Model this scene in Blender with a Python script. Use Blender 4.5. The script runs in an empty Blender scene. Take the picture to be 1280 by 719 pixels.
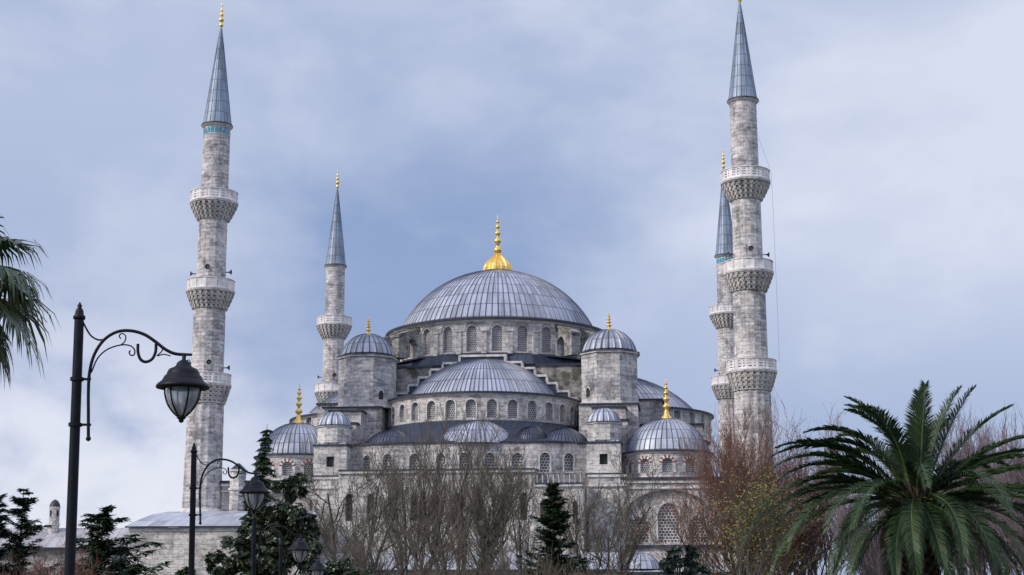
import bpy, math, random
from math import sin, cos, pi, radians, sqrt, atan2
from mathutils import Vector, Matrix, noise as mnoise

S = bpy.context.scene
COL = S.collection

# ------------------------------------------------------------------ camera
FPX = 1900.0                       # focal length in pixels of the 1280 px wide photograph
PITCH = math.atan(390 / FPX)
CAMZ = 1.6
cam_d = bpy.data.cameras.new('camera')
cam_d.sensor_width = 36.0
cam_d.lens = 36.0 * FPX / 1280
cam_d.clip_start = 0.1
cam_d.clip_end = 6000
cam = bpy.data.objects.new('camera', cam_d)
cam.location = (0, 0, CAMZ)
cam.rotation_euler = (pi / 2 + PITCH, 0, 0)
COL.objects.link(cam)
S.camera = cam

# ------------------------------------------------------------------ world: cloudy sky
SUN_EL, SUN_AZ = 34.0, -118.0      # sun behind the camera's left shoulder, veiled by cloud
w = bpy.data.worlds.new('World')
S.world = w
w.use_nodes = True
nt = w.node_tree
nt.nodes.clear()
def N(t, **k):
    n = nt.nodes.new(t)
    for a, b in k.items():
        setattr(n, a, b)
    return n
def LK(a, b):
    nt.links.new(a, b)
def wmath(op, a, b=None, clamp=False):
    n = N('ShaderNodeMath', operation=op, use_clamp=clamp)
    for i, v in enumerate((a, b)):
        if v is None:
            continue
        if isinstance(v, (int, float)):
            n.inputs[i].default_value = v
        else:
            LK(v, n.inputs[i])
    return n.outputs[0]
def wmix(f, a, b):
    n = N('ShaderNodeMix', data_type='RGBA')
    for s, v in ((n.inputs[0], f), (n.inputs[6], a), (n.inputs[7], b)):
        if isinstance(v, (int, float, tuple)):
            s.default_value = v
        else:
            LK(v, s)
    return n.outputs[2]
out = N('ShaderNodeOutputWorld')
bg = N('ShaderNodeBackground')
sky = N('ShaderNodeTexSky', sky_type='NISHITA', sun_disc=False)
sky.sun_elevation = radians(SUN_EL)
sky.sun_rotation = radians(SUN_AZ)
tc = N('ShaderNodeTexCoord')
sep = N('ShaderNodeSeparateXYZ')
LK(tc.outputs['Generated'], sep.inputs[0])
mp = N('ShaderNodeMapping')
mp.inputs['Scale'].default_value = (1.0, 1.0, 1.7)
mp.inputs['Location'].default_value = (3.1, 0.4, 1.7)
LK(tc.outputs['Generated'], mp.inputs[0])
n1 = N('ShaderNodeTexNoise')
n1.inputs['Scale'].default_value = 2.6
n1.inputs['Detail'].default_value = 5
n1.inputs['Roughness'].default_value = 0.5
n1.inputs['Distortion'].default_value = 0.35
LK(mp.outputs[0], n1.inputs['Vector'])
n2 = N('ShaderNodeTexNoise')
n2.inputs['Scale'].default_value = 7.0
n2.inputs['Detail'].default_value = 7
n2.inputs['Roughness'].default_value = 0.55
n2.inputs['Distortion'].default_value = 0.2
LK(mp.outputs[0], n2.inputs['Vector'])
def wramp(f, lo, hi):
    n = N('ShaderNodeMapRange', interpolation_type='SMOOTHSTEP')
    n.inputs[1].default_value = lo
    n.inputs[2].default_value = hi
    LK(f, n.inputs[0])
    return n.outputs[0]
X, Y_, Z = sep.outputs
big = wramp(n1.outputs[0], 0.40, 0.62)
fine = wramp(n2.outputs[0], 0.42, 0.70)
# thick cloud is blue-grey, thin cloud lavender white; it is thinner to the right and overhead
side = wramp(X, -0.34, 0.36)
high = wramp(Z, 0.09, 0.24)
upper = wramp(Z, 0.16, 0.40)
side = wramp(X, -0.12, 0.34)
noise_ = wmath('SUBTRACT', wmath('ADD', wmath('MULTIPLY', big, 0.42), wmath('MULTIPLY', fine, 0.26)), 0.28)
thin = wmath('ADD', wmath('ADD', wmath('MULTIPLY', wmath('MULTIPLY', side, high), 0.55), wmath('MULTIPLY', upper, 0.30)), wmath('ADD', noise_, 0.14), True)
c1 = wmix(thin, (2.85, 3.85, 6.3, 1), (7.1, 7.6, 9.1, 1))
# bright breaks of cloud low over the left horizon
low = wmath('SUBTRACT', 1.0, wramp(Z, 0.06, 0.27))
lft = wmath('SUBTRACT', 1.0, wramp(X, -0.26, 0.02))
brk = wmath('MULTIPLY', wmath('MULTIPLY', low, lft), wramp(n2.outputs[0], 0.28, 0.62))
c2 = wmix(brk, c1, (8.3, 8.5, 9.6, 1))
# overcast sky is brightest overhead
up = wramp(Z, 0.42, 0.95)
c3 = wmix(up, c2, (9.0, 9.8, 13.0, 1))
c4 = wmix(0.93, sky.outputs[0], c3)
bg.inputs[1].default_value = 0.1
LK(c4, bg.inputs[0])
LK(bg.outputs[0], out.inputs[0])

# ------------------------------------------------------------------ sun
sd = bpy.data.lights.new('sun', 'SUN')
sd.energy = 2.7
sd.angle = radians(12)
sd.color = (1.0, 0.90, 0.80)
sun = bpy.data.objects.new('sun', sd)
sa = radians(SUN_AZ)
sdir = Vector((sin(sa) * cos(radians(SUN_EL)), cos(sa) * cos(radians(SUN_EL)), sin(radians(SUN_EL))))
sun.rotation_euler = (-sdir).to_track_quat('-Z', 'Y').to_euler()
sun.location = (0, 0, 120)
COL.objects.link(sun)
S.view_settings.view_transform = 'Standard'
S.view_settings.look = 'None'
S.view_settings.exposure = 0.0
S.view_settings.gamma = 1.0
S.view_settings.use_curve_mapping = False

# ================================================================== materials
def new_mat(name):
    m = bpy.data.materials.new(name)
    m.use_nodes = True
    t = m.node_tree
    b = t.nodes['Principled BSDF']
    return m, t, b
class G:
    """tiny node graph writer"""
    def __init__(s, t):
        s.t = t
    def n(s, ty, ins=None, **k):
        x = s.t.nodes.new(ty)
        for a, b in k.items():
            setattr(x, a, b)
        for a, v in (ins or {}).items():
            s.put(x.inputs[a], v)
        return x
    def put(s, sock, v):
        if isinstance(v, bpy.types.NodeSocket):
            s.t.links.new(v, sock)
        else:
            sock.default_value = v
    def mix(s, f, a, b, mode='MIX'):
        x = s.n('ShaderNodeMix', data_type='RGBA', blend_type=mode)
        s.put(x.inputs[0], f); s.put(x.inputs[6], a); s.put(x.inputs[7], b)
        return x.outputs[2]
    def m(s, op, a, b=0.0, c=0.0, clamp=False):
        x = s.n('ShaderNodeMath', operation=op, use_clamp=clamp)
        s.put(x.inputs[0], a); s.put(x.inputs[1], b); s.put(x.inputs[2], c)
        return x.outputs[0]
    def rng(s, v, a, b, c=0.0, d=1.0):
        x = s.n('ShaderNodeMapRange', interpolation_type='SMOOTHSTEP')
        s.put(x.inputs[0], v)
        for i, q in enumerate((a, b, c, d)):
            x.inputs[i + 1].default_value = q
        return x.outputs[0]
    def noise(s, vec, scale, detail=4, rough=0.55, sc=(1, 1, 1), w=0):
        mpn = s.n('ShaderNodeMapping')
        mpn.inputs['Scale'].default_value = sc
        mpn.inputs['Location'].default_value = (w * 7.3, w * 3.1, w * 1.7)
        s.put(mpn.inputs[0], vec)
        x = s.n('ShaderNodeTexNoise')
        x.inputs['Scale'].default_value = scale
        x.inputs['Detail'].default_value = detail
        x.inputs['Roughness'].default_value = rough
        s.put(x.inputs['Vector'], mpn.outputs[0])
        return x.outputs[0]

def c4t(c):
    return (c[0], c[1], c[2], 1)

def mat_stone(name, light=(.68, .65, .645), dark=(.21, .21, .225), stain=0.7, bw=0.95, bh=0.42, moss=0.0, pale=0.0):
    m, t, b = new_mat(name)
    g = G(t)
    uv = g.n('ShaderNodeTexCoord')
    U_, O_ = uv.outputs['UV'], uv.outputs['Object']
    br = g.n('ShaderNodeTexBrick')
    g.put(br.inputs['Vector'], U_)
    br.inputs['Scale'].default_value = 1.0
    br.inputs['Brick Width'].default_value = bw
    br.inputs['Row Height'].default_value = bh
    br.inputs['Mortar Size'].default_value = 0.018
    br.inputs['Mortar Smooth'].default_value = 0.3
    br.inputs['Bias'].default_value = -0.15
    br.inputs['Color1'].default_value = (1, 1, 1, 1)
    br.inputs['Color2'].default_value = (0, 0, 0, 1)
    br.inputs['Mortar'].default_value = (0.35, 0.35, 0.35, 1)
    # block tone plus a patchy variation so that blocks group in lighter and darker areas
    patch = g.noise(O_, 0.22, 5, 0.6)
    p2 = g.noise(O_, 0.75, 4, 0.7, w=1)
    blk = g.m('ADD', g.m('MULTIPLY', br.outputs[0], 0.72), g.m('ADD', g.rng(patch, 0.34, 0.66, -0.25, 0.30), g.rng(p2, 0.36, 0.64, -0.15, 0.45)), clamp=True)
    col = g.mix(blk, c4t(dark), c4t(light))
    warm = g.rng(g.noise(O_, 0.5, 3, 0.5, w=2), 0.45, 0.7)
    col = g.mix(g.m('MULTIPLY', warm, 0.2), col, (.50, .42, .36, 1))
    # single courses and blocks that weathered darker or cleaner than the rest
    cs = g.noise(U_, 1.0, 5, 0.75, sc=(0.95, 3.2, 1), w=11)
    col = g.mix(g.rng(cs, 0.53, 0.66, 0.0, 0.72), col, (.13, .125, .135, 1))
    col = g.mix(g.rng(cs, 0.47, 0.36, 0.0, 0.55), col, c4t([min(.86, x * 1.22) for x in light]))
    # soot and rain streaks
    st = g.noise(O_, 0.9, 6, 0.68, sc=(1.1, 1.1, 0.28), w=3)
    grime = g.rng(st, 0.50, 0.72)
    col = g.mix(g.m('MULTIPLY', grime, stain), col, (.07, .07, .08, 1))
    sp = g.noise(O_, 3.4, 4, 0.7, w=5)
    col = g.mix(g.rng(sp, 0.55, 0.68, 0.0, 0.6), col, (.10, .10, .105, 1))
    col = g.mix(g.rng(g.noise(O_, 2.1, 5, 0.7, w=6), 0.60, 0.78, 0.0, 0.45), col, (.66, .63, .61, 1))
    if moss:
        ms = g.rng(g.noise(O_, 0.45, 5, 0.65, w=8), 0.47, 0.62, 0.0, moss)
        col = g.mix(ms, col, (.055, .062, .035, 1))
    col = g.mix(g.m('MULTIPLY', br.outputs[1], 0.45), col, (.15, .14, .14, 1))
    g.put(b.inputs['Base Color'], col)
    b.inputs['Roughness'].default_value = 0.9
    b.inputs['Specular IOR Level'].default_value = 0.25
    bp = g.n('ShaderNodeBump')
    bp.inputs['Strength'].default_value = 0.6
    bp.inputs['Distance'].default_value = 0.05
    hgt = g.m('ADD', g.m('MULTIPLY', br.outputs[1], -0.6), g.m('ADD', g.noise(O_, 5, 5, 0.7), g.m('MULTIPLY', br.outputs[0], 0.4)))
    g.put(bp.inputs['Height'], hgt)
    g.put(b.inputs['Normal'], bp.outputs[0])
    return m

def mat_lead(name, base=(.40, .43, .51), dark=(.05, .06, .09), seam=0.085, rough=0.52, var=0.7, lap=0.05, seamdark=0.85):
    """lead sheets: UV x counts strips between seams, UV y counts sheets up the slope"""
    m, t, b = new_mat(name)
    g = G(t)
    uv = g.n('ShaderNodeTexCoord')
    sp = g.n('ShaderNodeSeparateXYZ')
    g.put(sp.inputs[0], uv.outputs['UV'])
    O_ = uv.outputs['Object']
    fx = g.m('FRACT', sp.outputs[0])
    fy = g.m('FRACT', sp.outputs[1])
    ix = g.m('FLOOR', sp.outputs[0])
    iy = g.m('FLOOR', sp.outputs[1])
    dx = g.m('MINIMUM', fx, g.m('SUBTRACT', 1.0, fx))
    dy = g.m('MINIMUM', fy, g.m('SUBTRACT', 1.0, fy))
    cmb = g.n('ShaderNodeCombineXYZ')
    g.put(cmb.inputs[0], ix); g.put(cmb.inputs[1], iy)
    wn = g.n('ShaderNodeTexWhiteNoise', noise_dimensions='2D')
    g.put(wn.inputs['Vector'], cmb.outputs[0])
    stv = g.noise(uv.outputs['UV'], 1.0, 5, 0.65, sc=(5.0, 0.55, 1))
    blot = g.noise(O_, 0.35, 5, 0.6, w=4)
    tone = g.m('ADD', g.m('MULTIPLY', g.m('SUBTRACT', wn.outputs[0], 0.5), var), g.m('ADD', g.rng(stv, 0.3, 0.7, -0.35, 0.4), g.rng(blot, 0.3, 0.7, 0.35, 0.85)), clamp=True)
    col = g.mix(tone, c4t([x * .55 for x in base]), c4t([min(1, x * 1.18) for x in base]))
    col = g.mix(g.m('MULTIPLY', g.rng(dx, seam * 0.6, seam * 1.7, 1.0, 0.0), seamdark), col, c4t(dark))
    col = g.mix(g.rng(dy, lap * 0.5, lap * 1.3, 0.55, 0.0), col, c4t(dark))
    g.put(b.inputs['Base Color'], col)
    b.inputs['Metallic'].default_value = 0.25
    b.inputs['Roughness'].default_value = rough
    bp = g.n('ShaderNodeBump')
    bp.inputs['Strength'].default_value = 0.35
    bp.inputs['Distance'].default_value = 0.05
    g.put(bp.inputs['Height'], g.noise(O_, 1.7, 5, 0.6, w=9))
    g.put(b.inputs['Normal'], bp.outputs[0])
    return m

def mat_plain(name, col, rough=0.7, metal=0.0, var=0.25, scale=3.0, spec=0.5, bump=0.0):
    m, t, b = new_mat(name)
    g = G(t)
    uv = g.n('ShaderNodeTexCoord')
    nz = g.noise(uv.outputs['Object'], scale, 5, 0.6)
    c = g.mix(g.rng(nz, 0.3, 0.7), c4t([x * (1 - var) for x in col]), c4t([min(1, x * (1 + var)) for x in col]))
    g.put(b.inputs['Base Color'], c)
    b.inputs['Roughness'].default_value = rough
    b.inputs['Metallic'].default_value = metal
    b.inputs['Specular IOR Level'].default_value = spec
    if bump:
        bp = g.n('ShaderNodeBump')
        bp.inputs['Strength'].default_value = bump
        bp.inputs['Distance'].default_value = 0.02
        g.put(bp.inputs['Height'], g.noise(uv.outputs['Object'], scale * 6, 5, 0.6))
        g.put(b.inputs['Normal'], bp.outputs[0])
    return m

def mat_grille(name, cell=0.30, bar=0.055, stone=(.45, .44, .44), hole=(.03, .032, .04)):
    """pierced stone screen with dark glass in the openings, UV in metres"""
    m, t, b = new_mat(name)
    g = G(t)
    uv = g.n('ShaderNodeTexCoord')
    br = g.n('ShaderNodeTexBrick')
    g.put(br.inputs['Vector'], uv.outputs['UV'])
    br.offset = 0.5
    br.inputs['Scale'].default_value = 1.0
    br.inputs['Brick Width'].default_value = cell
    br.inputs['Row Height'].default_value = cell * 0.86
    br.inputs['Mortar Size'].default_value = bar
    br.inputs['Mortar Smooth'].default_value = 0.15
    br.inputs['Color1'].default_value = c4t(hole)
    br.inputs['Color2'].default_value = c4t([x * 2.2 for x in hole])
    br.inputs['Mortar'].default_value = c4t(stone)
    nz = g.noise(uv.outputs['Object'], 0.9, 4, 0.6)
    c = g.mix(g.rng(nz, 0.4, 0.7, 0, .55), br.outputs[0], (.10, .10, .11, 1))
    g.put(b.inputs['Base Color'], c)
    g.put(b.inputs['Roughness'], g.rng(br.outputs[1], 0, 1, .3, .85))
    return m

def mat_leaf(name, c1, c2, rough=0.5, scale=1.2, spec=0.4, trans=0.0):
    m, t, b = new_mat(name)
    g = G(t)
    uv = g.n('ShaderNodeTexCoord')
    geo = g.n('ShaderNodeNewGeometry')
    nz = g.noise(uv.outputs['Object'], scale, 3, 0.6)
    f = g.m('ADD', g.m('MULTIPLY', geo.outputs['Random Per Island'], 0.6), g.rng(nz, 0.35, 0.65, 0, .4), clamp=True)
    g.put(b.inputs['Base Color'], g.mix(f, c4t(c1), c4t(c2)))
    b.inputs['Roughness'].default_value = rough
    b.inputs['Specular IOR Level'].default_value = spec
    return m

M = {}
M['stone'] = mat_stone('cut_limestone')
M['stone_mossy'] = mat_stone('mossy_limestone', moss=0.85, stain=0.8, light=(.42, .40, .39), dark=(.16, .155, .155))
M['stone_pale'] = mat_stone('pale_limestone', light=(.74, .71, .68), dark=(.33, .32, .325), stain=0.6, bw=1.3, bh=.5)
M['stone_minaret'] = mat_stone('minaret_limestone', light=(.71, .675, .66), dark=(.24, .235, .25), stain=0.65, bw=0.9, bh=0.42)
M['stone_carved'] = mat_stone('carved_limestone', light=(.66, .63, .61), dark=(.36, .345, .34), stain=0.45, bw=1.0, bh=0.45)
M['stone_trim'] = mat_plain('stone_trim', (.62, .60, .59), 0.85, var=.3, scale=1.5)
M['parapet'] = mat_plain('parapet_marble', (.74, .71, .71), 0.8, var=.22, scale=1.2)
M['lead'] = mat_lead('lead_sheet')
M['lead_spire'] = mat_lead('spire_lead', base=(.25, .31, .40), dark=(.06, .09, .13), seam=.06, var=.5, rough=.52)
M['lead_roof'] = mat_lead('roof_lead', base=(.44, .47, .53), dark=(.2, .22, .27), seam=.03, seamdark=.6, lap=.02)
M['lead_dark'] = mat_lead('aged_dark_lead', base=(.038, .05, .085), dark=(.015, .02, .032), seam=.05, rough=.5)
M['lead_mid'] = mat_lead('weathered_dark_lead', base=(.07, .085, .13), dark=(.02, .025, .045), seam=.1, var=1.2)
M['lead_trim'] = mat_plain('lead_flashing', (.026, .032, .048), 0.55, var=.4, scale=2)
M['gold'] = mat_plain('gilded_copper', (.90, .60, .17), 0.33, metal=0.7, var=.12, scale=4)
M['grille'] = mat_grille('pierced_window_screen', .36, .06, (.58, .57, .58), (.014, .015, .02))
M['grille_small'] = mat_grille('small_window_screen', .26, .045, (.52, .51, .51), (.014, .015, .02))
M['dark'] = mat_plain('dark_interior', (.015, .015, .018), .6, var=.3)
M['red'] = mat_plain('red_stone', (.25, .09, .075), .85, var=.3)
M['tile'] = mat_plain('turquoise_tile', (.04, .30, .46), .25, var=.3)
M['iron'] = mat_plain('painted_iron', (.0045, .006, .011), .5, metal=.0, var=.5, scale=9, bump=.12, spec=.22)
M['horn'] = mat_plain('speaker_plastic', (.06, .065, .07), .5)
M['cable'] = mat_plain('cable_rubber', (.22, .24, .28), .6)
M['bark'] = mat_plain('grey_bark', (.115, .10, .088), .95, var=.5, scale=2.5)
M['bark_dark'] = mat_plain('dark_bark', (.05, .042, .036), .95, var=.5, scale=3)
M['twig'] = mat_leaf('bare_twigs', (.075, .065, .055), (.19, .165, .135), .9, .5, .2)
M['twig_red'] = mat_leaf('reddish_twigs', (.10, .06, .047), (.23, .13, .10), .9, .5, .2)
M['twig_mauve'] = mat_leaf('mauve_twigs', (.15, .12, .13), (.26, .21, .22), .9, .5, .2)
M['leaf_red'] = mat_leaf('russet_leaves', (.20, .065, .035), (.36, .16, .09), .7, .6)
M['leaf_yellow'] = mat_leaf('yellow_green_leaves', (.11, .12, .02), (.27, .25, .05), .6, .6)
M['leaf_mag'] = mat_leaf('glossy_leaves', (.012, .024, .011), (.042, .062, .022), .35, 1.4, .5)
M['leaf_dark'] = mat_leaf('dark_shrub_leaves', (.010, .022, .020), (.03, .05, .04), .45, 1.2, .4)
M['needle'] = mat_leaf('fir_needles', (.016, .042, .018), (.06, .105, .042), .6, 1.0, .3)
M['needle_blue'] = mat_leaf('cedar_needles', (.016, .036, .028), (.05, .085, .062), .6, 1.0, .3)
M['frond'] = mat_leaf('palm_leaflets', (.012, .032, .013), (.040, .076, .025), .5, .5, .3)
M['frond_fan'] = mat_leaf('fan_palm_leaves', (.018, .042, .018), (.06, .105, .035), .42, .5, .5)
M['rachis'] = mat_plain('palm_midrib', (.09, .12, .04), .5, var=.25)
M['frond_dead'] = mat_leaf('dead_palm_leaves', (.10, .07, .04), (.26, .18, .10), .9, .5, .2)
M['palm_trunk'] = mat_plain('palm_trunk_fibre', (.055, .042, .032), .95, var=.6, scale=4, bump=.8)

def mat_glass():
    m, t, b = new_mat('frosted_lamp_glass')
    g = G(t)
    uv = g.n('ShaderNodeTexCoord')
    nz = g.noise(uv.outputs['Object'], 6, 4, .6)
    g.put(b.inputs['Base Color'], g.mix(g.rng(nz, .3, .7), (.42, .45, .50, 1), (.66, .69, .74, 1)))
    b.inputs['Roughness'].default_value = 0.3
    b.inputs['Transmission Weight'].default_value = 0.65
    b.inputs['IOR'].default_value = 1.1
    return m
M['glass'] = mat_glass()

def mat_ground():
    m, t, b = new_mat('park_lawn')
    g = G(t)
    uv = g.n('ShaderNodeTexCoord')
    O_ = uv.outputs['Object']
    c = g.mix(g.rng(g.noise(O_, .8, 6, .7), .35, .65), (.035, .05, .02, 1), (.085, .095, .04, 1))
    c = g.mix(g.rng(g.noise(O_, .12, 4, .6, w=3), .5, .62), c, (.12, .10, .075, 1))
    g.put(b.inputs['Base Color'], c)
    b.inputs['Roughness'].default_value = .95
    return m
M['ground'] = mat_ground()

# ================================================================== mesh builder
class MB:
    def __init__(s):
        s.v = []; s.f = []; s.mi = []; s.uv = []; s.sm = []; s.mats = []
    def mid(s, name):
        if name not in s.mats:
            s.mats.append(name)
        return s.mats.index(name)
    def face(s, pts, mat, uv=None, smooth=False):
        i = len(s.v)
        s.v.extend([tuple(p) for p in pts])
        s.f.append(tuple(range(i, i + len(pts))))
        s.mi.append(s.mid(mat)); s.uv.append(uv); s.sm.append(smooth)
    def grid(s, rows, mat, uvs=None, smooth=True, closed=False):
        """rows: list of rings of equal length"""
        base = len(s.v)
        n = len(rows[0])
        for r in rows:
            s.v.extend([tuple(p) for p in r])
        k = s.mid(mat)
        for j in range(len(rows) - 1):
            for i in range(n if closed else n - 1):
                i2 = (i + 1) % n
                a, b_, c, d = base + j * n + i, base + j * n + i2, base + (j + 1) * n + i2, base + (j + 1) * n + i
                s.f.append((a, b_, c, d)); s.mi.append(k); s.sm.append(smooth)
                if uvs:
                    if closed:
                        s.uv.append((uvs[j][i], uvs[j][i + 1], uvs[j + 1][i + 1], uvs[j + 1][i]))
                    else:
                        s.uv.append((uvs[j][i], uvs[j][i2], uvs[j + 1][i2], uvs[j + 1][i]))
                else:
                    s.uv.append(None)
    def box(s, x0, x1, y0, y1, z0, z1, mat, top=None, bottom=True):
        p = [(x0, y0, z0), (x1, y0, z0), (x1, y1, z0), (x0, y1, z0), (x0, y0, z1), (x1, y0, z1), (x1, y1, z1), (x0, y1, z1)]
        for q in ((0, 1, 5, 4), (1, 2, 6, 5), (2, 3, 7, 6), (3, 0, 4, 7)):
            s.face([p[i] for i in q], mat)
        s.face([p[i] for i in (4, 5, 6, 7)], top or mat)
        if bottom:
            s.face([p[i] for i in (3, 2, 1, 0)], mat)
    def obox(s, o, ax, ay, az, mat):
        """box from corner o with edge vectors"""
        o = Vector(o); ax = Vector(ax); ay = Vector(ay); az = Vector(az)
        p = [o, o + ax, o + ax + ay, o + ay]
        q = [x + az for x in p]
        s.face(p[::-1], mat); s.face(q, mat)
        for i in range(4):
            j = (i + 1) % 4
            s.face([p[i], p[j], q[j], q[i]], mat)
    def lathe(s, prof, n, mat, c=(0, 0), a0=0.0, a1=2 * pi, smooth=True, uvr=None, flute=0.0, nfl=0):
        full = abs(a1 - a0 - 2 * pi) < 1e-6
        cnt = n if full else n + 1
        rows = []; uvs = []
        R = uvr or max(p[0] for p in prof)
        vv = 0
        for j, (r, z) in enumerate(prof):
            if j:
                vv += math.hypot(r - prof[j - 1][0], z - prof[j - 1][1])
            row = []
            for i in range(cnt):
                a = a0 + (a1 - a0) * i / n
                rr = r * (1 - flute * (i % 2)) if flute else r
                row.append((c[0] + rr * sin(a), c[1] - rr * cos(a), z))
            rows.append(row)
            uvs.append([((a0 + (a1 - a0) * i / n) * R, z if uvr else vv) for i in range(cnt + 1)])
        s.grid(rows, mat, uvs, smooth, full)
    def prism(s, c, n, r, z0, z1, mat, rot=0.0, r1=None, cap=None):
        r1 = r if r1 is None else r1
        p = [(c[0] + r * sin(rot + 2 * pi * i / n), c[1] - r * cos(rot + 2 * pi * i / n), z0) for i in range(n)]
        q = [(c[0] + r1 * sin(rot + 2 * pi * i / n), c[1] - r1 * cos(rot + 2 * pi * i / n), z1) for i in range(n)]
        for i in range(n):
            j = (i + 1) % n
            s.face([p[i], p[j], q[j], q[i]], mat)
        s.face(q, cap or mat)
        s.face(p[::-1], mat)
    def tube(s, pts, rads, n, mat, smooth=True, cap=False):
        pts = [Vector(p) for p in pts]
        rows = []
        prev = None
        for i, p in enumerate(pts):
            if i == 0:
                d = pts[1] - p
            elif i == len(pts) - 1:
                d = p - pts[i - 1]
            else:
                d = pts[i + 1] - pts[i - 1]
            d.normalize()
            if prev is None:
                a = Vector((0, 0, 1)) if abs(d.z) < 0.9 else Vector((1, 0, 0))
                e = d.cross(a).normalized()
            else:
                e = (prev - d * prev.dot(d))
                e = e.normalized() if e.length > 1e-6 else d.orthogonal().normalized()
            prev = e
            f = d.cross(e)
            r = rads[i] if isinstance(rads, (list, tuple)) else rads
            rows.append([p + (e * cos(2 * pi * k / n) + f * sin(2 * pi * k / n)) * r for k in range(n)])
        s.grid(rows, mat, None, smooth, True)
        if cap:
            s.face(rows[0][::-1], mat); s.face(rows[-1], mat)
    def build(s, name, parent=None, loc=None):
        me = bpy.data.meshes.new(name)
        me.from_pydata(s.v, [], s.f)
        for k in s.mats:
            me.materials.append(M[k])
        me.polygons.foreach_set('material_index', s.mi)
        me.polygons.foreach_set('use_smooth', s.sm)
        uvl = me.uv_layers.new(name='UVMap')
        flat = []
        for pi_, f in enumerate(s.f):
            uv = s.uv[pi_]
            if uv is None:
                P = [s.v[i] for i in f]
                if len(P) >= 3:
                    a, b_, c = Vector(P[0]), Vector(P[1]), Vector(P[2])
                    nn = (b_ - a).cross(c - a)
                    if nn.length < 1e-9:
                        nn = Vector((0, -1, 0))
                    nn.normalize()
                else:
                    nn = Vector((0, 0, 1))
                h = math.hypot(nn.x, nn.y)
                if h > 0.25:
                    tx, ty = -nn.y / h, nn.x / h
                    for p in P:
                        flat += [p[0] * tx + p[1] * ty, p[2]]
                else:
                    for p in P:
                        flat += [p[0], p[1]]
            else:
                for q in uv:
                    flat += [q[0], q[1]]
        uvl.data.foreach_set('uv', flat)
        me.update()
        o = bpy.data.objects.new(name, me)
        COL.objects.link(o)
        if parent:
            o.parent = parent
        if loc:
            o.location = loc
        return o

def thing(name, label, cat, loc=(0, 0, 0), rz=0.0, group=None):
    o = bpy.data.objects.new(name, None)
    COL.objects.link(o)
    o.empty_display_size = 0.5
    o.location = loc
    o.rotation_euler = (0, 0, rz)
    o['label'] = label; o['category'] = cat
    if group:
        o['group'] = group
    return o

def copy_thing(o, label, loc, rz=0.0, scale=1.0):
    def rec(src, par):
        c = src.copy(); COL.objects.link(c)
        if par:
            c.parent = par
        for ch in src.children:
            rec(ch, c)
        return c
    c = rec(o, None)
    c['label'] = label
    c.location = loc
    c.rotation_euler = (0, 0, rz)
    c.scale = (scale, scale, scale)
    return c

cT, sT = cos(PITCH), sin(PITCH)
def at(px, py, Y):
    """point at distance Y in front of the camera seen at a pixel of the photograph"""
    a = (px - 640) / FPX; b = (359.5 - py) / FPX
    r = (a, cT - b * sT, sT + b * cT)
    t = Y / r[1]
    return Vector((r[0] * t, Y, CAMZ + r[2] * t))

# ================================================================== ground
def gz(y):
    t = max(0.0, min(1.0, (y - 20) / 40.0))
    return -1.5 * t * t * (3 - 2 * t)
g_ = MB()
ys = [-60, -20, 0, 10, 20, 25, 30, 35, 40, 45, 50, 55, 60, 80, 120, 200, 400, 1200, 4000]
xs = [-3000, -600, -200, -80, -40, -20, 0, 20, 40, 80, 200, 600, 3000]
g_.grid([[(x, y, gz(y)) for x in xs] for y in ys], 'ground', None, True)
gro = g_.build('ground')
gro['kind'] = 'structure'
gro['label'] = 'park lawn and bare earth in front of the mosque'

# ================================================================== shared builders for the mosque
def ribbed_dome(mb, prof, ns, ridge, mat, c=(0, 0), a0=0.0, a1=2 * pi, courses=5.0, dw=0.13, belly=0.0, roundr=False):
    """lead dome of ns strips with raised seams; prof from rim to apex"""
    full = abs(a1 - a0 - 2 * pi) < 1e-6
    offs = [(0.0, 1.0), (dw, 0.0), (0.5, belly), (1 - dw, 0.0)]
    L = [0.0]
    for i in range(1, len(prof)):
        L.append(L[-1] + math.hypot(prof[i][0] - prof[i - 1][0], prof[i][1] - prof[i - 1][1]))
    rows, uvs = [], []
    for j, (r, z) in enumerate(prof):
        if j == 0:
            d = (prof[1][0] - r, prof[1][1] - z)
        elif j == len(prof) - 1:
            d = (r - prof[j - 1][0], z - prof[j - 1][1])
        else:
            d = (prof[j + 1][0] - prof[j - 1][0], prof[j + 1][1] - prof[j - 1][1])
        ln = math.hypot(*d) or 1
        nr, nz = d[1] / ln, -d[0] / ln
        fade = min(1.0, r / (prof[0][0] * 0.25))
        row, ur = [], []
        for k in range(ns + (0 if full else 1)):
            for (o, h) in (offs if (full or k < ns) else offs[:1]):
                a = a0 + (a1 - a0) * (k + o) / ns
                hh = ridge * h * fade
                rr = r + nr * hh
                row.append((c[0] + rr * sin(a), c[1] - rr * cos(a), z + nz * hh))
                ur.append((k + o, L[j] / L[-1] * courses))
        if full:
            ur.append((ns, L[j] / L[-1] * courses))
        rows.append(row); uvs.append(ur)
    mb.grid(rows, mat, uvs, False, full)

def cap_profile(r, z0, z1, n=12, rmin=0.05):
    """circular arc from (r,z0) to apex (0,z1)"""
    h = z1 - z0
    zc = (z1 * z1 - z0 * z0 - r * r) / (2 * h)
    R = z1 - zc
    t0 = math.asin(min(1, r / R)) if z0 >= zc else pi - math.asin(min(1, r / R))
    pr = []
    for i in range(n + 1):
        t = t0 * (1 - i / n)
        pr.append((max(rmin, R * sin(t)), zc + R * cos(t)))
    return pr

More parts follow.
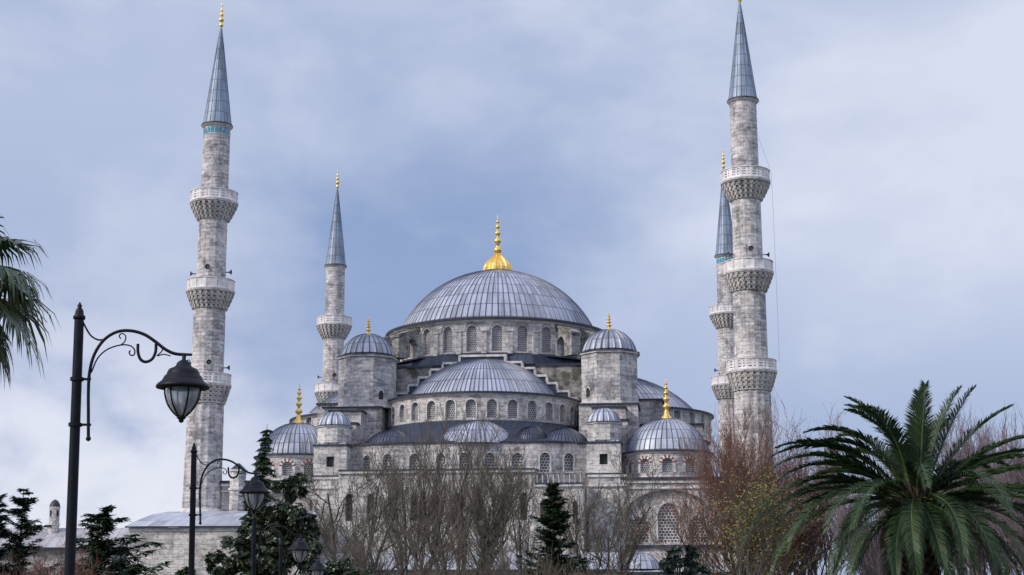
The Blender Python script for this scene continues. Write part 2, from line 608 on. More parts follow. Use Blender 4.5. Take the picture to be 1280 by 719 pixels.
def outline(sc, hw, sill, spring, rise, n=8, pointed=0.0):
    pts = []
    for i in range(n + 1):
        t = pi * i / n
        x = cos(t); z = sin(t)
        if pointed:
            z = z * (1 - pointed) + pointed * (1 - abs(x)) ** 0.8
        pts.append((sc + hw * x, spring + rise * z))
    return pts      # right to left over the top

def arched_wall(mb, F, s0, s1, z0, z1, ops, depth, mat, step=1.0, reveal=None, n=8):
    """wall surface F(s,z,d) with arched openings (sc,hw,sill,spring,rise)"""
    def quad(a, b, za, zb, za2=None, zb2=None):
        m_ = max(1, int(abs(b - a) / step + .5))
        for i in range(m_):
            sa, sb = a + (b - a) * i / m_, a + (b - a) * (i + 1) / m_
            mb.face([F(sa, za, 0), F(sb, za, 0), F(sb, zb, 0), F(sa, zb, 0)], mat, [(sa, za), (sb, za), (sb, zb), (sa, zb)])
    cur = s0
    rv = reveal or mat
    for (sc, hw, sill, spring, rise) in sorted(ops):
        if sc - hw > cur + 1e-4:
            quad(cur, sc - hw, z0, z1)
        if sill > z0 + 1e-4:
            quad(sc - hw, sc + hw, z0, sill)
        ol = outline(sc, hw, sill, spring, rise, n)
        for i in range(n):
            (xa, za), (xb, zb) = ol[i], ol[i + 1]
            mb.face([F(xb, zb, 0), F(xa, za, 0), F(xa, z1, 0), F(xb, z1, 0)], mat, [(xb, zb), (xa, za), (xa, z1), (xb, z1)])
            mb.face([F(xa, za, 0), F(xb, zb, 0), F(xb, zb, -depth), F(xa, za, -depth)], rv, [(xa, za), (xb, zb), (xb, zb + depth), (xa, za + depth)])
        for sgn in (-1, 1):
            x = sc + sgn * hw
            pp = [F(x, sill, 0), F(x, spring, 0), F(x, spring, -depth), F(x, sill, -depth)]
            mb.face(pp if sgn < 0 else pp[::-1], rv)
        mb.face([F(sc - hw, sill, 0), F(sc + hw, sill, 0), F(sc + hw, sill, -depth), F(sc - hw, sill, -depth)], rv)
        cur = sc + hw
    if s1 > cur + 1e-4:
        quad(cur, s1, z0, z1)

def window_pane(F, op, depth, mat='grille', frame=None, parent=None, voussoir=False, n=8, fw=0.12):
    (sc, hw, sill, spring, rise) = op
    mb = MB()
    ol = outline(sc, hw, sill, spring, rise, n)
    pts = [(sc - hw, sill), (sc + hw, sill)] + ol
    mb.face([F(x, z, -depth + .015) for x, z in pts], mat, [(x - sc, z) for x, z in pts])
    if frame:
        # projecting moulding round the opening
        inner = [(sc + hw + .02, sill)] + [(sc + (x - sc) * (1 + .02 / hw), z) for x, z in ol] + [(sc - hw - .02, sill)]
        k = (hw + fw) / hw
        outer = [(sc + hw + fw, sill)] + [(sc + (x - sc) * k, spring + (z - spring) * (rise + fw) / max(rise, .01)) for x, z in ol] + [(sc - hw - fw, sill)]
        d = .07
        for i in range(len(inner) - 1):
            a, b, c, e = inner[i], inner[i + 1], outer[i + 1], outer[i]
            fm = frame
            if voussoir and 0 < i < len(inner) - 2:
                fm = 'red' if i % 2 else 'stone_trim'
            mb.face([F(a[0], a[1], d), F(e[0], e[1], d), F(c[0], c[1], d), F(b[0], b[1], d)], fm)
            mb.face([F(e[0], e[1], d), F(e[0], e[1], -.02), F(c[0], c[1], -.02), F(c[0], c[1], d)], fm)
            mb.face([F(a[0], a[1], -.1), F(a[0], a[1], d), F(b[0], b[1], d), F(b[0], b[1], -.1)], fm)
    return mb.build('window', parent)

def cylF(R, c=(0, 0)):
    def F(s, z, d):
        a = s / R
        return (c[0] + (R + d) * sin(a), c[1] - (R + d) * cos(a), z)
    return F
def planeF(v):                      # wall facing the park: s is x, outward is -y
    return lambda s, z, d: (s, v - d, z)
def sideF(u, sg):                   # wall facing +x (sg=1) or -x (sg=-1)
    return lambda s, z, d: (u + sg * d, s * sg, z)

def finial(name, parent, c, z, h, rbulb, ribs=True):
    """alem: gadrooned foot, then rings and bulbs that shrink to a spike"""
    mb = MB()
    foot = h * (0.31 if ribs else .22)
    if ribs:
        pr = [(rbulb * .96, 0), (rbulb * 1.02, foot * .12), (rbulb, foot * .28), (rbulb * .9, foot * .45), (rbulb * .7, foot * .62), (rbulb * .46, foot * .78), (rbulb * .27, foot * .92), (rbulb * .18, foot * 1.05)]
        ribbed_dome(mb, [(a, z + b) for a, b in pr], 16, rbulb * .07, 'gold', c, courses=1)
    else:
        mb.lathe([(rbulb, z), (rbulb * .85, z + foot * .25), (rbulb * .5, z + foot * .5), (rbulb * .3, z + foot), (rbulb * .22, z + foot * 1.1)], 14, 'gold', c)
    rb = rbulb * (.2 if ribs else .42)
    pr = []
    n = 5
    zz = foot
    hh = h - foot
    k0 = [.24, .20, .17, .14, .10]
    for i in range(n):
        seg = hh * k0[i]
        r = (rb * (1.55 - .22 * i))
        pr += [(r * .42, zz), (r * .5, zz + seg * .12), (r * .95, zz + seg * .34), (r, zz + seg * .46), (r * .9, zz + seg * .58), (r * .45, zz + seg * .8), (r * .36, zz + seg)]
        zz += seg
    pr += [(rb * .22, zz), (rb * .13, zz + hh * .08), (.012, h)]
    mb.lathe([(a, z + b) for a, b in pr], 12, 'gold', c)
    return mb.build(name, parent)

# ================================================================== the mosque
PH = radians(6.1)
OX, OY = -1.86, 192.0
def uv2w(u, v):
    return (OX + u * cos(PH) + v * sin(PH), OY - u * sin(PH) + v * cos(PH))
mosque = thing('mosque', 'large grey domed stone mosque with lead roofs and gilded finials standing between four minarets', 'mosque', (OX, OY, 0), -PH)

# ---- main dome and drum
mb = MB()
ribbed_dome(mb, cap_profile(12.5, 34.95, 43.0, 16), 104, .09, 'lead', courses=8, dw=.12)
mb.lathe([(14.05, 34.27), (14.3, 34.27), (14.3, 34.53), (12.5, 34.96)], 72, 'lead_trim', smooth=False)
dome = mb.build('main_dome', mosque)
finial('finial', dome, (0, 0), 42.85, 8.0, 1.75)

mb = MB()
RD = 13.7
F = cylF(RD)
nW = 28
pitchW = 2 * pi * RD / nW
ops = [((i - nW / 2 + .5) * pitchW, .62, 30.5, 32.95, .72) for i in range(nW)]
arched_wall(mb, F, -pi * RD, pi * RD, 30.0, 34.05, ops, .45, 'stone_pale', step=.8)
mb.lathe([(13.7, 34.04), (13.95, 34.12), (14.05, 34.30), (14.2, 34.305)], 72, 'stone_trim')
# pilasters with small lead caps between the windows
for i in range(nW):
    s_ = (i - nW / 2) * pitchW
    for (hw, d, z0, z1, mt) in ((.30, .22, 30.0, 32.9, 'stone_pale'), (.36, .30, 32.9, 33.05, 'stone_trim')):
        P = [F(s_ - hw, z0, -.05), F(s_ + hw, z0, -.05), F(s_ + hw, z0, d), F(s_ - hw, z0, d)]
        Q = [F(s_ - hw, z1, -.05), F(s_ + hw, z1, -.05), F(s_ + hw, z1, d), F(s_ - hw, z1, d)]
        for k in range(4):
            j = (k + 1) % 4
            mb.face([P[k], P[j], Q[j], Q[k]], mt)
        mb.face(Q, mt)
    # blind arch line over each window
for (sc, hw, sl, sp_, ri) in ops:
    ol = outline(sc, hw + .36, sl, sp_, ri + .30, 10)
    il = outline(sc, hw + .24, sl, sp_, ri + .20, 10)
    for i in range(10):
        mb.face([F(il[i][0], il[i][1], .08), F(ol[i][0], ol[i][1], .08), F(ol[i + 1][0], ol[i + 1][1], .08), F(il[i + 1][0], il[i + 1][1], .08)], 'stone')
        mb.face([F(ol[i][0], ol[i][1], .08), F(ol[i][0], ol[i][1], 0), F(ol[i + 1][0], ol[i + 1][1], 0), F(ol[i + 1][0], ol[i + 1][1], .08)], 'stone')
drum = mb.build('main_drum', mosque)
for op in ops:
    if cos(op[0] / RD) > -.25:
        window_pane(F, op, .42, 'grille_small', None, drum)

# ---- flying buttresses between drum and corner towers
for sg in (-1, 1):
    for a in (40, 57):
        mb = MB()
        ar = radians(a) * sg
        ex = Vector((sin(ar), -cos(ar), 0)); ey = Vector((cos(ar), sin(ar), 0))
        poly = [(13.3, 30.0), (13.9, 30.0), (13.9, 31.6), (14.15, 32.2), (14.7, 32.5), (15.2, 32.2), (15.45, 31.6), (15.45, 30.0), (16.9, 30.0), (16.9, 32.5), (13.3, 33.9)]
        th = .62
        A = [ex * r + ey * th + Vector((0, 0, z)) for r, z in poly]
        B = [ex * r - ey * th + Vector((0, 0, z)) for r, z in poly]
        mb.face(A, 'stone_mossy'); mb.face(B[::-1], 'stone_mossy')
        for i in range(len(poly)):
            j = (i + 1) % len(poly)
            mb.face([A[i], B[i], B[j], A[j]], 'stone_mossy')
        # sloping cap stone
        cp = [(17.05, 32.47), (17.05, 32.75), (13.35, 34.18), (13.35, 33.9)]
        A = [ex * r + ey * (th + .14) + Vector((0, 0, z)) for r, z in cp]
        B = [ex * r - ey * (th + .14) + Vector((0, 0, z)) for r, z in cp]
        mb.face(A, 'stone_mossy'); mb.face(B[::-1], 'stone_mossy')
        for i in range(4):
            j = (i + 1) % 4
            mb.face([A[i], B[i], B[j], A[j]], 'stone_mossy')
        mb.build('flying_buttress', mosque)

# ---- central block below the drum, with its stepped arch front
mb = MB()
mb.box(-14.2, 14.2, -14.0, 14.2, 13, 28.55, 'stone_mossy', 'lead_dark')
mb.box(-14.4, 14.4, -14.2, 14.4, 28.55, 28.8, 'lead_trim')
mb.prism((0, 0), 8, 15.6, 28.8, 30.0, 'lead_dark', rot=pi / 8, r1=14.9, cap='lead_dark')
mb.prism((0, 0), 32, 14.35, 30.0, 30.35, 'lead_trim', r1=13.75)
body = mb.build('central_block', mosque)

mb = MB()
steps = [2.75, 4.7, 6.2, 7.6, 8.8, 10.2, 11.2]
hz = [29.0, 28.25, 27.35, 26.45, 25.5, 24.65]
v1, v0 = -14.0, -15.3
for sg in (-1, 1):
    for i, z in enumerate(hz):
        a, b = steps[i], steps[i + 1]
        x0, x1 = (a, b) if sg > 0 else (-b, -a)
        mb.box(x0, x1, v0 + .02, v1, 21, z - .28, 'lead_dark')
        mb.box(x0 - .02 * (sg > 0), x1 + .02, v0 - .12, v1, z - .27, z, 'stone_pale')
        xr = b if sg > 0 else -b
        zn = hz[i + 1] if i + 1 < len(hz) else 24.1
        mb.box(xr - .14, xr + .14, v0 - .10, v1 - .01, zn + .003, z - .272, 'stone_pale')
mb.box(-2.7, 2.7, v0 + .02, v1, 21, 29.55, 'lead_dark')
mb.box(-2.85, 2.85, v0 - .12, v1, 29.56, 29.82, 'stone_trim')
for sg in (-1, 1):
    mb.box(sg * 2.7 - .14, sg * 2.7 + .14, v0 - .1, v1 - .01, 28.953, 29.558, 'stone_trim')
mb.build('stepped_arch', mosque)

# ---- semi domes
def semidome(c, rot, R, r, zc, ztop, zbot, nw, ns, wz, name='semi_dome'):
    """built facing -y round c then turned by rot"""
    def T(mbx):
        cr, sr = cos(rot), sin(rot)
        mbx.v = [(c[0] + x * cr - y * sr, c[1] + x * sr + y * cr, z) for x, y, z in mbx.v]
    mb = MB()
    ribbed_dome(mb, cap_profile(r, zc + .35, ztop, 12), ns, .10, 'lead', a0=-pi / 2, a1=pi / 2, courses=5, dw=.13)
    mb.lathe([(R + .2, zc - .13), (R + .42, zc - .13), (R + .42, zc + .1), (r, zc + .36)], 48, 'lead_trim', a0=-pi / 2, a1=pi / 2, smooth=False)
    T(mb)
    d = mb.build(name, mosque)
    mb = MB()
    F = cylF(R)
    sp = pi * R / nw
    ops = [(-pi * R / 2 + (i + .5) * sp, .55, wz - .1, wz + 1.35, .58) for i in range(nw)]
    arched_wall(mb, F, -pi * R / 2, pi * R / 2, zbot, zc - .3, ops, .38, 'stone_pale', step=.8)
    mb.lathe([(R, zc - .31), (R + .18, zc - .22), (R + .3, zc - .115), (R + .3, zc - .11)], 48, 'stone_trim', a0=-pi / 2, a1=pi / 2)
    T(mb)
    dr = mb.build('semi_dome_drum', mosque)
    cr, sr = cos(rot), sin(rot)
    def F2(s, z, dd):
        x, y, zz = F(s, z, dd)
        return (c[0] + x * cr - y * sr, c[1] + x * sr + y * cr, zz)
    for op in ops:
        window_pane(F2, op, .35, 'grille_small', 'stone_trim', dr, fw=.16)
    return d
semidome((0, -14.0), 0, 11.2, 8.95, 24.05, 29.35, 20.6, 15, 54, 21.35)
semidome((14.2, 0), pi / 2, 12.6, 10.9, 23.9, 29.2, 20.6, 15, 46, 21.9)
semidome((-14.2, 0), -pi / 2, 11.9, 10.4, 23.7, 28.9, 20.6, 15, 46, 21.9)

# ---- corner towers
for sg in (-1, 1):
    c = (14.13 * sg + .88, -17.4)
    mb = MB()
    mb.prism(c, 8, 3.42, 23.5, 29.05, 'stone', rot=pi / 8, cap='lead_dark')
    mb.prism(c, 8, 3.62, 29.05, 29.25, 'stone_trim', rot=pi / 8)
    mb.prism(c, 8, 3.78, 29.25, 29.4, 'lead_trim', rot=pi / 8, r1=3.3)
    mb.prism(c, 8, 3.7, 23.2, 23.5, 'stone_trim', rot=pi / 8)
    # narrow round-headed openings
    tw = mb.build('corner_tower', mosque)
    for az in ((22.5,) if sg < 0 else (-67.5,)):
        pass
    mb = MB()
    mb.lathe([(3.0, 29.38), (3.0, 29.55)], 40, 'lead_trim', c)
    ribbed_dome(mb, [(3.02, 29.53)] + cap_profile(2.95, 29.75, 32.05, 9), 24, .17, 'lead', c, courses=3.2, dw=.22, belly=.15)
    dm = mb.build('tower_dome', tw)
    finial('finial', tw, c, 31.95, 2.3, .5, False)
    wmb = MB()
    apo = 3.42 * cos(pi / 8)
    az = radians(45 if sg < 0 else -45)
    ex = Vector((cos(az), sin(az), 0)); nrm = Vector((sin(az), -cos(az), 0))
    base = Vector((c[0], c[1], 0)) + nrm * apo
    wx, wz = (-.2, 24.1)
    o0 = outline(wx, .3, wz, wz + .75, .3, 6)
    pts = [(wx - .3, wz), (wx + .3, wz)] + o0
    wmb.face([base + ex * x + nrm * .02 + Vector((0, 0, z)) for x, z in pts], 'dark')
    ofr = outline(wx, .42, wz, wz + .75, .42, 6)
    for i in range(6):
        wmb.face([base + ex * a[0] + nrm * .06 + Vector((0, 0, a[1])) for a in (o0[i], ofr[i], ofr[i + 1], o0[i + 1])], 'stone_trim')
    wmb.build('window', tw)

# ---- square masses under the towers and stepped buttresses towards the front
for sg in (-1, 1):
    def bx(mb, a, b, *r, **k):
        x0, x1 = (a + .35, b + .35) if sg > 0 else (-b + .35, -a + .35)
        mb.box(x0, x1, *r, **k)
    mb = MB()
    bx(mb, 11.3, 17.9, -20.9, -14, 12, 23.0, 'stone', top='lead_dark')
    bx(mb, 11.1, 18.1, -21.1, -14.1, 23.0, 23.18, 'lead_trim')
    bx(mb, 17.9, 20.6, -12.5, -4, 12, 24.5, 'stone', top='lead_dark')
    bx(mb, 17.8, 20.8, -12.7, -3.9, 24.5, 24.7, 'lead_trim')
    mb.build('tower_base', mosque)
    mb = MB()
    bx(mb, 13.0, 16.6, -23.6, -20.9, 12, 22.3, 'stone', top='lead_dark')
    bx(mb, 12.85, 16.75, -23.75, -20.95, 22.3, 22.48, 'lead_trim')
    bx(mb, 13.2, 16.9, -25.2, -23.6, 12, 20.7, 'stone', top='lead_dark')
    bx(mb, 13.05, 17.05, -25.35, -23.7, 20.7, 20.88, 'lead_trim')
    mb.build('stepped_buttress', mosque)

    # ---- small domed turret on its square pier
    c = (14.75 * sg, -27.4)
    mb = MB()
    mb.prism(c, 8, 1.88, 18.25, 20.0, 'stone_pale', rot=pi / 8)
    mb.prism(c, 8, 2.02, 20.0, 20.12, 'stone_trim', rot=pi / 8)
    mb.prism(c, 8, 2.1, 20.12, 20.25, 'lead_trim', rot=pi / 8, r1=1.85)
    x0, x1 = c[0] - 1.82, c[0] + 1.82
    zz0, zz1 = 14.7, 17.85
    Fw = planeF(-29.3)
    arched_wall(mb, Fw, x0, x1, zz0, zz1, [(c[0], .42, 15.6, 16.7, .03)], .4, 'stone_pale')
    mb.face([(x1, -29.3, zz0), (x1, -25.6, zz0), (x1, -25.6, zz1), (x1, -29.3, zz1)], 'stone_pale')
    mb.face([(x0, -25.6, zz0), (x0, -29.3, zz0), (x0, -29.3, zz1), (x0, -25.6, zz1)], 'stone_pale')
    mb.box(x0 - .12, x1 + .12, -29.42, -25.4, 17.85, 18.05, 'lead_trim')
    mb.prism(c, 4, 2.5, 18.05, 18.27, 'lead', rot=pi / 4, r1=2.05)
    mb.box(x0 - .1, x1 + .1, -29.42, -25.3, 14.45, 14.7, 'lead_trim')
    tt = mb.build('turret', mosque)
    mb = MB()
    ribbed_dome(mb, cap_profile(1.72, 20.22, 21.75, 8), 16, .13, 'lead', c, courses=2, dw=.22, belly=.1)
    mb.build('turret_dome', tt)
    mb = MB()
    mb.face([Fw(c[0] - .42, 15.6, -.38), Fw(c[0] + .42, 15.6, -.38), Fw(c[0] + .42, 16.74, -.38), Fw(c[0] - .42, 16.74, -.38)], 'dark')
    mb.build('window', tt)
    mb = MB()
    bx(mb, 12.85, 16.7, -30.3, -25, -2, 14.2, 'stone_pale')
    bx(mb, 12.7, 16.85, -30.45, -25, 14.2, 14.44, 'stone_trim')
    bx(mb, 12.7, 16.85, -30.5, -25, 13.2, 13.35, 'stone_trim')
    mb.build('buttress_pier', mosque)

# ---- exedra level in front of the great semi dome
mb = MB()
def eave(t):      # t -1..1 plan of the wall top, gently scalloped
    u = 12.9 * t
    v = -29.6 + 2.3 * (abs(t) ** 2.2) - .35 * cos(t * 3 * pi)
    return u, v
NE = 48
top, low_, uvt, uvl_ = [], [], [], []
for i in range(NE + 1):
    t = -1 + 2 * i / NE
    a = t * pi / 2 * .98
    top.append((11.35 * sin(a), -14 - 11.35 * cos(a), 20.95))
    u, v = eave(t)
    low_.append((u, v, 18.2))
    uvt.append((t * 22, 3.0)); uvl_.append((t * 22, 0.0))
midr = [((a[0] + b[0]) / 2, (a[1] + b[1]) / 2, 19.35) for a, b in zip(top, low_)]
uvm = [((a[0]), 1.5) for a in uvt]
mb.grid([low_, midr, top], 'lead_dark', [uvl_, uvm, uvt], False)
mb.grid([[(x * 1.005, y - .18, 18.02) for x, y, z in low_], [(x * 1.005, y - .18, 18.2) for x, y, z in low_], low_], 'lead_trim', None, False)
er = mb.build('exedra_roof', mosque)
for (cu, cv, r, zt) in ((0.7, -25.6, 4.8, 20.75), (10.2, -25.3, 2.9, 19.9), (-8.9, -25.3, 2.9, 19.9), (6.8, -26.5, 1.9, 20.0)):
    mb = MB()
    ribbed_dome(mb, cap_profile(r, 18.0, zt, 9), 34 if r > 4 else 26, .08, 'lead' if r > 4 else 'lead_mid', (cu, cv), a0=-pi / 2 - .3, a1=pi / 2 + .3, courses=3)
    mb.build('exedra_dome', mosque)
mb = MB()
seg = [eave(-1 + 2 * i / NE) for i in range(NE + 1)]
cum = [0]
for i in range(NE):
    cum.append(cum[-1] + math.hypot(seg[i + 1][0] - seg[i][0], seg[i + 1][1] - seg[i][1]))
def FE(s, z, d):
    s = max(0, min(cum[-1], s))
    for i in range(NE):
        if s <= cum[i + 1]:
            break
    f = (s - cum[i]) / (cum[i + 1] - cum[i])
    x = seg[i][0] * (1 - f) + seg[i + 1][0] * f
    y = seg[i][1] * (1 - f) + seg[i + 1][1] * f
    dx, dy = seg[i + 1][0] - seg[i][0], seg[i + 1][1] - seg[i][1]
    l = math.hypot(dx, dy)
    return (x + dy / l * d, y - dx / l * d, z)
ops = [(cum[-1] * k, .55, 14.9, 16.35, .6) for k in (.08, .18, .29, .40, .50, .60, .71, .82, .92)]
arched_wall(mb, FE, 0, cum[-1], 12, 18.02, ops, .4, 'stone', step=.6)
ew = mb.build('exedra_wall', mosque)
for op in ops:
    window_pane(FE, op, .37, 'grille', 'stone_trim', ew)

# ---- prayer hall roofs and walls behind
mb = MB()
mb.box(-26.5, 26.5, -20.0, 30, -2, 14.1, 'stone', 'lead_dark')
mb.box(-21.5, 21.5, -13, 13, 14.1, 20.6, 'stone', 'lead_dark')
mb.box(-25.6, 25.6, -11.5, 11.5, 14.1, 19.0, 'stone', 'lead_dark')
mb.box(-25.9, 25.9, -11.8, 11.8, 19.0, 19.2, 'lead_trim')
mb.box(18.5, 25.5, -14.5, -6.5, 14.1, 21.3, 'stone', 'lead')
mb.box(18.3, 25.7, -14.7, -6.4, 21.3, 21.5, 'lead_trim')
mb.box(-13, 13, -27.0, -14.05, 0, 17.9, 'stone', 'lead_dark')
mb.build('prayer_hall', mosque)

# ---- corner bays: big arch with lancet windows, drum and dome above
def corner_bay(cu, sg, rd, finh):
    x0, x1 = (16.7, 27.2) if sg > 0 else (-26.4, -16.7)
    v = -30.0
    Fp = planeF(v)
    mb = MB()
    big = (cu, 4.35, 7.2, 10.3, 2.55)
    arched_wall(mb, Fp, x0, x1, -2, 14.0, [big], .55, 'stone_pale', n=20)
    Fi = planeF(v + .55)
    ops = [(cu, 1.08, 7.4, 10.2, 1.3), (cu - 3.05, .95, 7.4, 9.2, .75), (cu + 3.05, .95, 7.4, 9.2, .75)]
    arched_wall(mb, Fi, cu - 4.6, cu + 4.6, 7.1, 13.4, ops, .4, 'stone_pale', n=8)
    # side walls, roof
    for x, sgn in ((x0, -1), (x1, 1)):
        pp = [(x, v, -2), (x, -20, -2), (x, -20, 14.0), (x, v, 14.0)]
        mb.face(pp if sgn > 0 else pp[::-1], 'stone_pale')
    mb.face([(x0, v, 14.0), (x1, v, 14.0), (x1, -20, 14.0), (x0, -20, 14.0)], 'lead_dark')
    mb.box(x0 - .1, x1 + .1, v - .22, v + .3, 13.55, 13.85, 'stone_trim')
    mb.box(x0 - .15, x1 + .15, v - .34, v + .3, 13.85, 14.15, 'lead_trim')
    mb.box(x0, x1, v - .2, v - .003, 12.95, 13.12, 'stone_trim')
    mb.box(x0, x1, v - .28, v - .004, 6.85, 7.15, 'lead_trim')
    # archivolt
    ol = outline(cu, 4.6, 7.2, 10.3, 2.8, 20); il = outline(cu, 4.34, 7.2, 10.3, 2.54, 20)
    for i in range(20):
        mb.face([Fp(il[i][0], il[i][1], .07), Fp(ol[i][0], ol[i][1], .07), Fp(ol[i + 1][0], ol[i + 1][1], .07), Fp(il[i + 1][0], il[i + 1][1], .07)], 'stone_carved')
        mb.face([Fp(ol[i][0], ol[i][1], .07), Fp(ol[i][0], ol[i][1], 0), Fp(ol[i + 1][0], ol[i + 1][1], 0), Fp(ol[i + 1][0], ol[i + 1][1], .07)], 'stone_carved')
    wall = mb.build('bay_wall', mosque)
    for i, op in enumerate(ops):
        window_pane(Fi, op, .35, 'grille', 'stone_trim', wall, voussoir=(i > 0), fw=.2)
    # drum
    c = (cu, -24.3)
    mb = MB()
    R = rd + .25
    Fd = cylF(R, c)
    nw = 12
    sp = 2 * pi * R / nw
    dops = [((i - nw / 2) * sp + .02, .55, 14.75, 15.75, .5) for i in range(1, nw)]
    arched_wall(mb, Fd, -pi * R, pi * R, 14.0, 16.75, dops, .3, 'stone_pale', step=.7)
    mb.lathe([(R, 16.74), (R + .12, 16.8), (R + .2, 16.95)], 48, 'stone_trim', c)
    dr = mb.build('bay_drum', mosque)
    for op in dops:
        if cos(op[0] / R) > 0:
            window_pane(Fd, op, .28, 'grille_small', 'stone_trim', dr, voussoir=True, fw=.34, n=11)
    mb = MB()
    mb.lathe([(R + .3, 16.95), (R + .3, 17.1), (rd, 17.25)], 48, 'lead_trim', c, smooth=False)
    ribbed_dome(mb, cap_profile(rd, 17.22, 20.95, 12), 44, .085, 'lead', c, courses=5, dw=.14)
    dm = mb.build('bay_dome', mosque)
    finial('finial', dm, c, 20.85, finh, .66, False)
corner_bay(21.45, 1, 4.5, 4.7)
corner_bay(-19.6, -1, 4.3, 4.7)

# ---- galleries along the front
mb = MB()
def gallery(x0, x1, v, z1, n, zs, zsp):
    w_ = (x1 - x0) / n
    ops = [(x0 + (i + .5) * w_, w_ * .17, zs, zsp, w_ * .19) for i in range(n)]
    arched_wall(mb, planeF(v), x0, x1, -2, z1 - .4, ops, .6, 'stone_pale')
    mb.box(x0, x1, v - .25, v + .3, z1 - .4, z1 - .12, 'stone_trim')
    mb.box(x0, x1, v - .35, v + .3, z1 - .12, z1, 'lead_trim')
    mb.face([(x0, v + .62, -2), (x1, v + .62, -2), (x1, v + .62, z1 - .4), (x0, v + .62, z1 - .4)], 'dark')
    mb.face([(x0, v, z1 - .01), (x1, v, z1 - .01), (x1, -29, z1 + .3), (x0, -29, z1 + .3)], 'lead_dark')
    for x in (x0, x1):
        mb.face([(x, v, -2), (x, -29.4, -2), (x, -29.4, z1 - .05), (x, v, z1 - .05)], 'stone_pale')
gallery(-12.8, 7.8, -33.6, 14.9, 9, 9.6, 12.0)
gallery(7.81, 12.8, -33.6, 13.4, 3, 9.2, 11.2)
# row of dwarf columns on the lower part
for i in range(9):
    x = 8.1 + i * .56
    mb.lathe([(.13, 13.4), (.09, 13.5), (.09, 14.3), (.14, 14.4)], 8, 'stone', (x, -33.5))
mb.box(7.9, 12.8, -33.65, -33.35, 14.4, 14.52, 'stone')
mb.build('upper_gallery', mosque)

mb = MB()
def shed(x0, x1, va, vb, z0, z1):
    n = int((x1 - x0) / 1.1)
    rows, uvs = [], []
    for (v, z, q) in ((va, z0, 0), ((va + vb) / 2, (z0 + z1) / 2, 1.5), (vb, z1, 3)):
        rows.append([(x0 + (x1 - x0) * i / n, v, z) for i in range(n + 1)])
        uvs.append([(i, q) for i in range(n + 1)])
    mb.grid(rows, 'lead_roof', uvs, False)
    mb.box(x0, x1, va - .12, va + .1, z0 - .25, z0 - .02, 'lead_trim')
shed(-14.5, 16.4, -39.5, -34.0, 4.5, 6.3)
arched_wall(mb, planeF(-39.2), -14.5, 16.4, -2, 4.3, [(-13 + i * 2.75, .95, -1.5, 2.4, .95) for i in range(11)], .5, 'stone_pale')
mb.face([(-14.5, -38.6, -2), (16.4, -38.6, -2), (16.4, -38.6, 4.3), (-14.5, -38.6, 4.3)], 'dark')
for x in (-14.5, 16.4):
    mb.face([(x, -39.2, -2), (x, -33.7, -2), (x, -33.7, 6.2), (x, -39.2, 4.4)], 'stone_pale')
shed(16.42, 27.5, -36.5, -30.4, 4.3, 5.0)
mb.box(16.42, 27.5, -36.2, -30.3, -2, 4.2, 'stone_pale')
ribbed_dome(mb, cap_profile(2.0, 4.6, 6.2, 8), 20, .08, 'lead', (18.6, -33.6), courses=3)
mb.build('ablution_arcade', mosque)

# ================================================================== minarets
def parapet(mb, r, z0, z1, kind, n=14):
    th = .16
    if kind == 'open':
        pc, rows = 6, 7
        hole = lambda c, k: c in (1, 2, 4) and k in (1, 3, 5)
    else:
        pc, rows = 7, 9
        hole = lambda c, k: c == 0 and k in (1, 3, 5, 7)
    tot = n * pc
    zs = [z0 + (z1 - z0) * k / rows for k in range(rows + 1)]
    P = lambda a, rr, z: (rr * sin(a), -rr * cos(a), z)
    for ci in range(tot):
        # flat panels: radius varies so that each panel is straight
        def rad(i):
            a = 2 * pi * i / tot
            loc = (i % pc) / pc * 2 * pi / n - pi / n
            return r * cos(pi / n) / cos(loc)
        a0, a1 = 2 * pi * ci / tot, 2 * pi * (ci + 1) / tot
        r0, r1 = rad(ci), rad(ci + 1) if (ci + 1) % pc else r
        for k in range(rows):
            if hole(ci % pc, k):
                q = [(a0, r0, zs[k]), (a1, r1, zs[k]), (a1, r1, zs[k + 1]), (a0, r0, zs[k + 1])]
                for e in range(4):
                    A, B = q[e], q[(e + 1) % 4]
                    mb.face([P(*A), P(*B), P(B[0], B[1] - th, B[2]), P(A[0], A[1] - th, A[2])], 'parapet')
            else:
                mb.face([P(a0, r0, zs[k]), P(a1, r1, zs[k]), P(a1, r1, zs[k + 1]), P(a0, r0, zs[k + 1])], 'parapet')
                mb.face([P(a1, r1 - th, zs[k]), P(a0, r0 - th, zs[k]), P(a0, r0 - th, zs[k + 1]), P(a1, r1 - th, zs[k + 1])], 'parapet')
    mb.lathe([(r - .2, z1), (r + .05, z1), (r + .05, z1 + .07), (r - .2, z1 + .07), (r - .2, z1)], n * 2, 'parapet', smooth=False)
    mb.lathe([(r - .1, z0 - .14), (r + .08, z0 - .14), (r + .08, z0), (r - .1, z0)], n * 2, 'parapet', smooth=False)

def horn(mb, z, a, r, k=1.0):
    d = Vector((sin(a), -cos(a), 0)); e = Vector((cos(a), sin(a), 0))
    o = d * r + Vector((0, 0, z))
    ring = []
    for (l, rr) in ((0, .05), (.35, .06), (.5, .12), (.62, .25), (.68, .30)):
        ring.append([o + d * l * k + (e * cos(t) + Vector((0, 0, 1)) * sin(t)) * rr * k for t in [2 * pi * q / 10 for q in range(10)]])
    mb.grid(ring, 'horn', None, True, True)
    mb.face([o + d * .6 * k + (e * cos(t) + Vector((0, 0, 1)) * sin(t)) * .16 * k for t in [2 * pi * q / 10 for q in range(10)]], 'horn')

